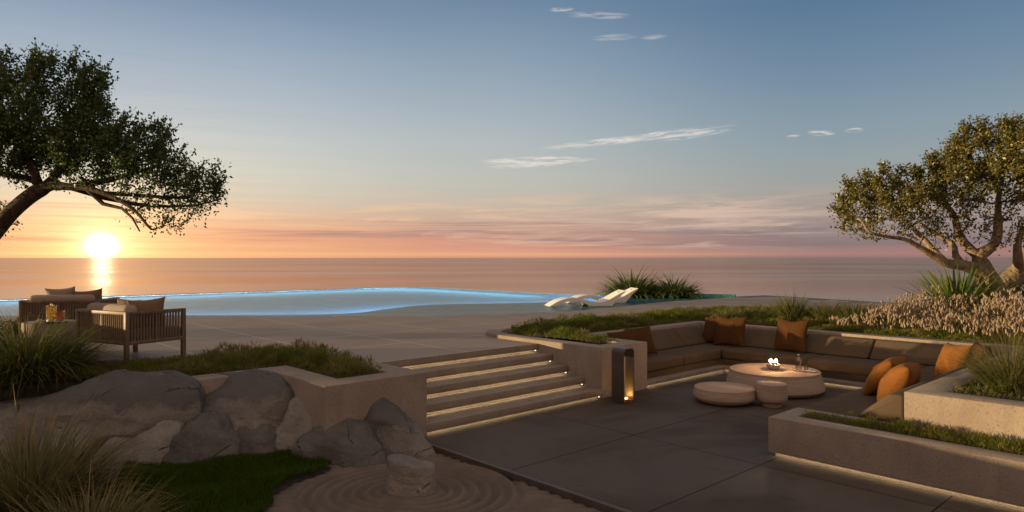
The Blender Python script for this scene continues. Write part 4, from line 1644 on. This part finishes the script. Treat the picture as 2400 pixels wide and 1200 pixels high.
def tussock(name, label, loc, n, r0, lmin, lmax, width, lean_max, bend, tint, cat='grass', group=None, mat='tall_grass', segs=5, squash=(1, 1), parts=False):
    a_ = rng.uniform(0, 2 * np.pi, n)
    q_ = np.sqrt(rng.uniform(0, 1, n))
    base = np.stack([loc[0] + r0 * q_ * np.cos(a_) * squash[0], loc[1] + r0 * q_ * np.sin(a_) * squash[1], np.full(n, loc[2] - .01)], -1)
    L = rng.uniform(lmin, lmax, n) * (1 - .15 * q_)
    lean = q_ * lean_max * rng.uniform(.5, 1.1, n)
    V, Q = blades(base, a_ + rng.normal(0, .45, n), L, width * rng.uniform(.6, 1.3, n), lean, bend * rng.uniform(.35, 1.25, n), segs)
    T = np.clip(rng.normal(tint, .3, n), 0, 1)
    along = np.repeat((np.arange(segs + 1) / segs) ** 1.5, 2)
    o = link(name, V, Q, M[mat], loc=tuple(loc), tint=(T[:, None] * along[None]).ravel())
    return tag(o, label, cat, group, 'thing')


GG = 'arching ornamental grasses'
tussock('ornamental_grass', 'large dark arching grass clump at the left edge before the drinks table', (-5.75, 8.05, .0), 2000, .50, .6, 1.10, .0140, .9, 1.5, .22, group=GG)
tussock('ornamental_grass', 'arching grass clump at the far left edge beside the low shrubs', (-7.35, 8.85, .0), 3000, .50, .5, .85, .009, .8, 1.3, .15, group=GG)
tussock('ornamental_grass', 'tall golden tipped grass clump in the left foreground below the boulder', (-3.95, 5.55, -.74), 1300, .34, .6, 1.22, .0135, .75, 1.3, .62, group=GG)
tussock('ornamental_grass', 'straw coloured grass clump at the bottom left corner, nearest the viewer', (-3.02, 4.85, -.74), 900, .24, .45, .82, .0090, .85, 1.3, .85, group=GG)
tussock('ornamental_grass', 'airy golden grass clump in the tall planter at the right edge', (5.30, 7.25, .02), 1500, .22, .50, .85, .0055, .8, 1.35, .5, group=GG)
tussock('ornamental_grass', 'airy golden grass at the right edge behind the sofa corner', (6.75, 8.45, .02), 1100, .25, .5, .85, .006, .9, 1.5, .55, group=GG)
for lab, (u, v, Y, n, h, r_, tn) in zip(
        ('largest spiky green tussock behind the sofa, beside the terrace kerb', 'middle spiky green tussock behind the sofa', 'spiky green tussock just left of the fluffy plumes',
         'low rounded golden grass mound behind the left corner of the sofa', 'rounded golden grass mound midway along the left bed', 'broad low grass mound before the terrace, right of the loungers'),
        ((1857, 748, 14.4, 520, .78, .15, .25), (1942, 752, 14.0, 460, .66, .17, .2), (2000, 757, 13.6, 460, .70, .15, .25), (1700, 752, 15.0, 700, .34, .36, .4), (1458, 752, 13.9, 900, .32, .36, .3), (1760, 748, 15.6, 700, .34, .42, .35))):
    pnt = px(u, v, Y)
    tussock('tussock_grass', lab, (pnt.x, pnt.y, .02), n, r_, h * .6, h * 1.1, .015, .6, .8, tn, group='grass tussocks in the rear bed', segs=4)
for lab, (u, Y, h, r_) in zip(('small golden flower spike tuft rising left in the rear bed', 'pale flower spikes in the middle of the rear bed'), ((1690, 13.6, .30, .07), (1725, 13.3, .24, .10))):
    tussock('feather_grass', lab, ((u - 1200) / 1600 * Y, Y, .02), 160, r_, h * .6, h, .008, .3, .5, .9, group='feathery tufts in the rear bed', segs=3)

# strap leaved plants by the pool and under the right tree
GS = 'strap leaved plants'
tussock('strap_leaf_plant', 'big strap leaved bush behind the loungers at the pool edge', (4.55, 25.6, -.05), 700, .70, .9, 1.55, .065, 1.15, 1.6, 0, 'plant', GS, 'strap', 6, (1, .7))
tussock('strap_leaf_plant', 'smaller strap leaved bush at the pool edge, right of the big one', (6.0, 25.3, -.05), 480, .6, .7, 1.25, .06, 1.15, 1.6, 0, 'plant', GS, 'strap', 6, (1, .7))
tussock('strap_leaf_plant', 'spiky strap leaved plant left of the right tree trunk', (9.6, 14.7, .22), 260, .34, .9, 1.45, .055, 1.2, .5, 0, 'plant', GS, 'strap', 6)
tussock('strap_leaf_plant', 'strap leaved plant at the right edge behind the forked trunk', (12.1, 15.4, .25), 180, .30, .9, 1.3, .055, 1.1, .6, 0, 'plant', GS, 'strap', 6)

# fluffy plume field
def plumes():
    poly = poly_pq([(13.35, 5.4), (14.4, 6.0), (16.6, 5.2), (16.9, -1.8), (13.3, -1.8)])
    n = 5200
    c_ = scatter(poly, n)
    pqp = np.stack([PV.x * c_[:, 0] + PV.y * c_[:, 1], QV.x * c_[:, 0] + QV.y * c_[:, 1]], -1)
    k = np.clip((pqp[:, 0] - 13.2) / 1.9, 0, 1)
    edge = np.clip((5.8 - pqp[:, 1]) / 1.2, .35, 1)
    h = (.10 + .32 * k * edge) * rng.uniform(.7, 1.3, n) + .05
    big = np.clip((2.5 - pqp[:, 1]) / 4.0, 0, 1)
    lump = np.array([mnoise.noise(Vector((x_ * 1.5, y_ * 1.5, 3.0))) + .5 * mnoise.noise(Vector((x_ * 4, y_ * 4, 8.0))) for x_, y_ in c_])
    h *= np.clip(1 + lump * .6, .4, 1.35)
    big = np.clip(big + lump * .5 + rng.normal(0, .2, n), 0, 1.4)
    Vs, Qs, off = [], [], 0
    sides, segs = 6, 5
    for i in range(n):
        L = rng.uniform(.055, .090) * (1 + .35 * big[i])
        r0 = rng.uniform(.010, .0155) * (1 + .3 * big[i])
        a_ = rng.uniform(0, 6.28)
        bend_ = rng.uniform(.05, 1.0) * (.5 + big[i])
        lean0 = rng.uniform(0, .45)
        p_ = np.array([c_[i, 0], c_[i, 1], h[i]])
        d_ = np.array([math.cos(a_), math.sin(a_), 0])
        pr = (.45, .95, 1.0, .9, .65, .12)
        ring = []
        for s_ in range(segs + 1):
            th = lean0 + bend_ * s_ / segs
            ax = d_ * math.sin(th) + np.array([0, 0, math.cos(th)])
            u_ = np.array([-d_[1], d_[0], 0])
            w_ = np.cross(ax, u_)
            for q_ in range(sides):
                aa = 2 * math.pi * q_ / sides + s_ * .4
                rj = r0 * pr[s_] * rng.uniform(.7, 1.35)
                ring.append(p_ + (u_ * math.cos(aa) + w_ * math.sin(aa)) * rj)
            p_ = p_ + ax * L / segs
        Vs.append(np.array(ring))
        for s_ in range(segs):
            for q_ in range(sides):
                q2 = (q_ + 1) % sides
                Qs.append((off + s_ * sides + q_, off + s_ * sides + q2, off + (s_ + 1) * sides + q2, off + (s_ + 1) * sides + q_))
        off += len(ring)
    # fine bristles round every plume
    allv = np.concatenate(Vs).reshape(n, (segs + 1) * sides, 3)
    nh = 16
    pick = rng.integers(0, (segs + 1) * sides, (n, nh))
    hb = np.take_along_axis(allv, pick[:, :, None].repeat(3, 2), 1).reshape(-1, 3)
    cen = allv.mean(1).repeat(nh, 0)
    dv = hb - cen + rng.normal(0, .004, hb.shape)
    dv /= np.linalg.norm(dv, axis=1)[:, None] + 1e-9
    hv, hq = blades(hb, np.arctan2(dv[:, 1], dv[:, 0]), rng.uniform(.018, .034, len(hb)), rng.uniform(.0022, .004, len(hb)), np.arccos(np.clip(dv[:, 2], -1, 1)) * .7, rng.uniform(0, .5, len(hb)), 1)
    Vs.append(hv)
    Qs = np.concatenate([np.array(Qs), hq + off])
    o = link('fountain_grass', np.concatenate(Vs), np.array(Qs), M['plume'], loc=tuple(pq(15, 2, .02)))
    tag(o, 'mass of fluffy golden grass plumes below the right tree', 'grass', kind='stuff')
    # stems and leaves below the plumes
    nb_ = 20000
    b_ = scatter(poly, nb_)
    pp = PV.x * b_[:, 0] + PV.y * b_[:, 1]
    kk = np.clip((pp - 13.2) / 1.9, 0, 1)
    V_, Q_ = blades(np.concatenate([b_, np.full((nb_, 1), .02)], 1), rng.uniform(0, 6.28, nb_), (.13 + .30 * kk) * rng.uniform(.6, 1.2, nb_), rng.uniform(.005, .009, nb_), rng.uniform(0, .35, nb_), rng.uniform(.2, 1.0, nb_), 3)
    o = link('plume_stems', V_, Q_, M['grass'], tint=np.repeat(np.clip(rng.normal(.45, .25, nb_), 0, 1), 8))
    tag(o, 'green and straw stems under the fluffy plumes', 'grass', kind='stuff')


plumes()

# low clipped shrubs at the far left by the pool
def leaf_cloud(centers, radii, n, size, squash=.7):
    """diamond leaves scattered through ellipsoids -> V, Q"""
    k = rng.integers(0, len(centers), n)
    d_ = rng.normal(size=(n, 3))
    d_ /= np.linalg.norm(d_, axis=1)[:, None]
    r_ = rng.uniform(.35, 1, n) ** .5
    P_ = np.asarray(centers)[k] + d_ * np.asarray(radii)[k][:, None] * r_[:, None] * np.array([1, 1, squash])
    return leaves_at(P_, size)


def leaves_at(P_, size, up=.25):
    n = len(P_)
    ax = rng.normal(size=(n, 3)) + np.array([0, 0, up])
    ax /= np.linalg.norm(ax, axis=1)[:, None]
    s_ = np.cross(ax, rng.normal(size=(n, 3)))
    s_ /= np.linalg.norm(s_, axis=1)[:, None] + 1e-9
    nm = np.cross(ax, s_)
    L = size * rng.uniform(.65, 1.25, n)[:, None]
    Wd = L * .27
    V = np.zeros((n, 4, 3))
    V[:, 0] = P_
    V[:, 1] = P_ + ax * L * .5 + s_ * Wd + nm * L * .08
    V[:, 2] = P_ + ax * L
    V[:, 3] = P_ + ax * L * .5 - s_ * Wd + nm * L * .08
    Q = np.arange(n * 4).reshape(n, 4)
    return V.reshape(-1, 3), Q


for lab, (x_, y_, r_) in zip(('low golden shrub at the far left edge before the pool', 'low golden shrub touching the back of the farther armchair'), ((-9.6, 12.3, .55), (-8.85, 12.9, .5))):
    cs = [(x_ + rng.uniform(-.5, .5), y_ + rng.uniform(-.4, .4), .10) for _ in range(9)]
    V, Q = leaf_cloud(cs, [r_ * rng.uniform(.4, .7) for _ in cs], 5000, .05, .75)
    V[:, 2] = np.abs(V[:, 2])
    tag(link('low_shrub', V, Q, M['shrub']), lab, 'shrub', 'low shrubs at the left')

# ------------------------------------------------------------------ trees
def grow(skel, attract, step, infl, kill, iters=160, jitter=.15):
    """space colonisation from hand laid limbs. skel: list of (point, parent, radius)"""
    nodes = [np.array(p_) for p_, _, _ in skel]
    par = [q_ for _, q_, _ in skel]
    att = np.array(attract)
    alive = np.ones(len(att), bool)
    NP = np.array(nodes)
    d = np.linalg.norm(att[:, None] - NP[None], axis=2)
    near = d.argmin(1)
    nd = d.min(1)
    for _ in range(iters):
        act = alive & (nd < infl)
        if not act.any():
            infl *= 1.3
            if infl > 8 or not alive.any():
                break
            continue
        idx = np.where(act)[0]
        acc = {}
        for i in idx:
            v_ = att[i] - nodes[near[i]]
            v_ = v_ / (np.linalg.norm(v_) + 1e-9)
            acc.setdefault(near[i], []).append(v_)
        new = []
        for k_, vs_ in acc.items():
            dv = np.sum(vs_, 0) + rng.normal(0, jitter, 3)
            dv /= np.linalg.norm(dv) + 1e-9
            nodes.append(nodes[k_] + dv * step)
            par.append(k_)
            new.append(len(nodes) - 1)
        NN = np.array([nodes[k_] for k_ in new])
        dn = np.linalg.norm(att[:, None] - NN[None], axis=2)
        m_ = dn.min(1)
        am = dn.argmin(1)
        upd = m_ < nd
        near[upd] = np.array(new)[am[upd]]
        nd[upd] = m_[upd]
        alive &= nd > kill
        if len(nodes) > 9000:
            break
    return nodes, par


def tree(label, skel, attract, step, infl, kill, leaf_n, leaf_size, bark, leafmat, tip=.004, expo=2.3, name='tree', leaf_spread=.10, leafy=None, shoots=1500, shoot_len=.27, group=None):
    nodes, par = grow(skel, attract, step, infl, kill)
    n = len(nodes)
    kids = [[] for _ in range(n)]
    for i, p_ in enumerate(par):
        if p_ >= 0:
            kids[p_].append(i)
    rad = np.zeros(n)
    order = list(range(n - 1, -1, -1))
    acc = np.zeros(n)
    for i in order:
        rad[i] = max(tip, acc[i] ** (1 / expo)) if acc[i] > 0 else tip
        if i < len(skel):
            rad[i] = skel[i][2]
        if par[i] >= 0:
            acc[par[i]] += rad[i] ** expo if i >= len(skel) else 0
            if par[i] >= len(skel):
                pass
    # no child thicker than its parent
    for i in range(n):
        if par[i] >= 0:
            rad[i] = min(rad[i], rad[par[i]] * .98)
    base = Vector(nodes[0])
    t_ = thing(name, label, 'tree', base, 0, group)
    tr, br = MB(), MB()
    done = np.zeros(n, bool)
    stack = [0]
    starts = [(0, -1)]
    while starts:
        s_, p_ = starts.pop()
        chain = ([p_] if p_ >= 0 else []) + [s_]
        cur = s_
        while kids[cur]:
            ks = sorted(kids[cur], key=lambda q_: -rad[q_])
            for q_ in ks[1:]:
                starts.append((q_, cur))
            cur = ks[0]
            chain.append(cur)
        rs = [min(rad[q_], rad[chain[1]] * 1.15 if p_ >= 0 else 9) for q_ in chain]
        pts_ = [Vector(nodes[q_]) for q_ in chain]
        if max(rs) > .045:
            pts2 = smooth_curve(pts_, 3)
            rs2 = np.interp(np.linspace(0, len(rs) - 1, len(pts2)), np.arange(len(rs)), rs)
            rs2 = [r_ * (1 + .10 * mnoise.noise(Vector(q_) * 5)) for r_, q_ in zip(rs2, pts2)]
            tr.tube(pts2, rs2, 12, True)
        elif len(pts_) > 1:
            br.tube(pts_, rs, 5, False)
    build(tr, 'trunk', bark, t_, smooth=180)
    NPa = np.array(nodes)
    twig = np.where((rad < .012) & (np.arange(n) >= len(skel)))[0]
    wts = np.array([leafy(NPa[q_]) for q_ in twig]) if leafy else np.ones(len(twig))
    k_ = rng.choice(twig, leaf_n, p=wts / wts.sum())
    P_ = NPa[k_] + np.clip(rng.normal(0, leaf_spread, (leaf_n, 3)), -1.5 * leaf_spread, 1.5 * leaf_spread) * rng.uniform(.2, 1, (leaf_n, 1))
    # young leafy shoots that break the outline
    cen = NPa[twig].mean(0)
    ks = rng.choice(twig, shoots, p=wts / wts.sum())
    out = NPa[ks] - cen
    out /= np.linalg.norm(out, axis=1)[:, None] + 1e-9
    dr = out * .6 + np.array([0, 0, .75]) + rng.normal(0, .25, (shoots, 3))
    dr /= np.linalg.norm(dr, axis=1)[:, None]
    ln = rng.uniform(.5, 1.0, shoots) * shoot_len
    for k in range(12):
        P_ = np.concatenate([P_, NPa[ks] + dr * (ln * (k + 1) / 12)[:, None]])
    for a_, d_, l_ in zip(NPa[ks], dr, ln):
        br.tube([a_, a_ + d_ * l_], [tip * .8, tip * .3], 3, False)
    build(br, 'branches', bark, t_, smooth=180)
    V, Q = leaves_at(P_, leaf_size, .5)
    link('crown', V, Q, leafmat, t_)
    return t_


def crown_points(outline, Y, thick, n, dens=None, seed=0):
    """points through a crown volume whose depth follows the distance from its rim"""
    poly = np.array(outline, float)
    out = []
    while len(out) < n:
        u, v = rng.uniform(poly[:, 0].min(), poly[:, 0].max()), rng.uniform(poly[:, 1].min(), poly[:, 1].max())
        if not in_poly(np.array([[u, v]]), poly)[0]:
            continue
        if dens is not None and rng.uniform() > dens(u, v):
            continue
        dm = 1e9
        for i in range(len(poly)):
            a_, b_ = poly[i], poly[(i + 1) % len(poly)]
            ab = b_ - a_
            t_ = np.clip(((np.array([u, v]) - a_) @ ab) / (ab @ ab), 0, 1)
            dm = min(dm, np.linalg.norm(a_ + ab * t_ - np.array([u, v])))
        w_ = min(thick, dm / 1600 * Y * 1.5 + .12)
        out.append(tuple(px(u, v, Y) + Vector((0, rng.uniform(-w_, w_), 0))))
    return out


def chain(lst, Y, start=-1, idx0=0, dy=0.0):
    """list of (u, v, radius) -> skeleton rows"""
    rows = []
    for i, (u, v, r_) in enumerate(lst):
        p_ = px(u, v, Y) + Vector((0, dy * (i + 1), 0))
        rows.append((tuple(p_), start if i == 0 else idx0 + i - 1, r_))
    return rows


YL = 9.4
sk = chain([(-230, 850, .20), (-170, 760, .165), (-100, 655, .14), (-40, 575, .122), (10, 515, .110), (55, 472, .103), (95, 444, .098)], YL)
def limb(sk, lst, Y, start, dy):
    i0 = len(sk)
    for i, (u, v, r_) in enumerate(lst):
        p_ = px(u, v, Y)
        p_.y += dy * (i + 1)
        sk.append((tuple(p_), start if i == 0 else i0 + i - 1, r_))


limb(sk, [(130, 436, .066), (175, 440, .052), (220, 443, .042), (265, 456, .033), (310, 474, .030), (352, 500, .022), (392, 540, .014)], YL, 6, -.06)
limb(sk, [(235, 462, .036), (300, 476, .028), (370, 480, .022), (430, 476, .016), (470, 462, .012)], YL, 8, .10)
limb(sk, [(255, 480, .030), (310, 492, .022), (345, 515, .016), (372, 545, .011)], YL, 9, -.12)
limb(sk, [(120, 405, .05), (150, 350, .05), (190, 300, .035)], YL, 6, .12)
limb(sk, [(85, 390, .055), (70, 330, .055), (40, 260, .04)], YL, 6, -.10)
limb(sk, [(60, 420, .045), (10, 408, .045), (-60, 395, .04), (-120, 360, .03)], YL, 6, .15)
limb(sk, [(240, 420, .04), (290, 400, .03), (340, 380, .022)], YL, 8, .12)
limb(sk, [(300, 455, .03), (370, 460, .024), (430, 462, .018)], YL, 10, .05)
outL = [(-330, 260), (-260, 150), (-120, 95), (0, 128), (60, 140), (85, 125), (150, 150), (170, 122), (200, 160), (262, 158), (258, 235), (268, 290), (325, 270), (345, 310), (398, 302), (412, 350), (452, 365), (470, 395), (528, 400), (512, 450), (505, 490), (440, 495), (430, 540), (385, 556), (350, 520), (300, 492), (240, 455), (160, 430), (90, 425), (0, 425), (-120, 440), (-300, 420)]
attL = crown_points(outL, YL, 1.3, 1500, lambda u, v: 1.0 if v < 395 - max(0, 90 - u) * .2 + max(0, u - 300) * .35 else .35)
attL += crown_points([(-60, 470), (10, 455), (40, 520), (38, 555), (5, 582), (-60, 570)], YL, .3, 40)
attL += crown_points([(330, 470), (505, 440), (500, 490), (440, 545), (385, 556), (340, 515)], YL, .4, 90)
tree('leaning dark leafed tree reaching in from the left over the armchairs', sk, attL, .11, .9, .16, 58000, .050, M['bark_dark'], M['leaf_dark'], .0042, 2.4, 'leaning_tree', .115, lambda p_: .26 + .74 * min(1, max(0, (p_[2] - (2.25 - .12 * max(0, p_[0] + 6.5))) / .55)))

YR = 15.0
sk = chain([(2345, 735, .42), (2335, 700, .30), (2322, 672, .26), (2312, 650, .235)], YR)
limb(sk, [(2285, 632, .14), (2245, 622, .115), (2200, 616, .098), (2165, 598, .078), (2130, 580, .06), (2090, 562, .045), (2040, 556, .03), (2000, 545, .02)], YR, 3, -.08)
limb(sk, [(2308, 625, .17), (2302, 600, .14), (2280, 580, .10), (2262, 550, .085), (2255, 510, .07), (2235, 470, .05)], YR, 3, .05)
limb(sk, [(2330, 580, .11), (2352, 555, .10), (2362, 520, .085), (2370, 470, .06), (2385, 420, .045)], YR, 13, .10)
limb(sk, [(2200, 590, .075), (2185, 560, .06), (2165, 530, .045)], YR, 6, .15)
limb(sk, [(2255, 600, .08), (2262, 570, .06), (2235, 545, .05), (2215, 520, .04)], YR, 5, .22)
limb(sk, [(2345, 700, .24), (2375, 670, .26), (2405, 645, .24), (2450, 615, .2), (2500, 560, .15), (2540, 480, .1)], YR + .3, 1, .10)
limb(sk, [(2380, 610, .10), (2372, 575, .075), (2378, 540, .06)], YR + .3, len(sk) - 4, -.08)
outR = [(1942, 512), (1958, 470), (1985, 435), (2010, 412), (2060, 405), (2085, 388), (2150, 398), (2170, 370), (2225, 352), (2232, 312), (2262, 285), (2330, 278), (2400, 272), (2500, 265), (2600, 320), (2640, 440), (2580, 540), (2470, 570), (2410, 560), (2350, 530), (2280, 545), (2200, 555), (2130, 545), (2080, 570), (2010, 568), (1960, 545), (1965, 520)]
attR = crown_points(outR, YR, 1.9, 2300)
attR += crown_points([(2180, 480), (2400, 470), (2400, 590), (2200, 590)], YR, 1.0, 60)
tree('gnarled spreading tree with golden leaves at the right behind the plumes', sk, attR, .15, 1.4, .21, 36000, .072, M['bark_pale'], M['leaf_gold'], .006, 2.35, 'gnarled_tree', .125, lambda p_: .22 + .78 * min(1, max(0, (p_[2] - 2.0 - .25 * (p_[0] - 8.0)) / 1.0)), 800, .28)
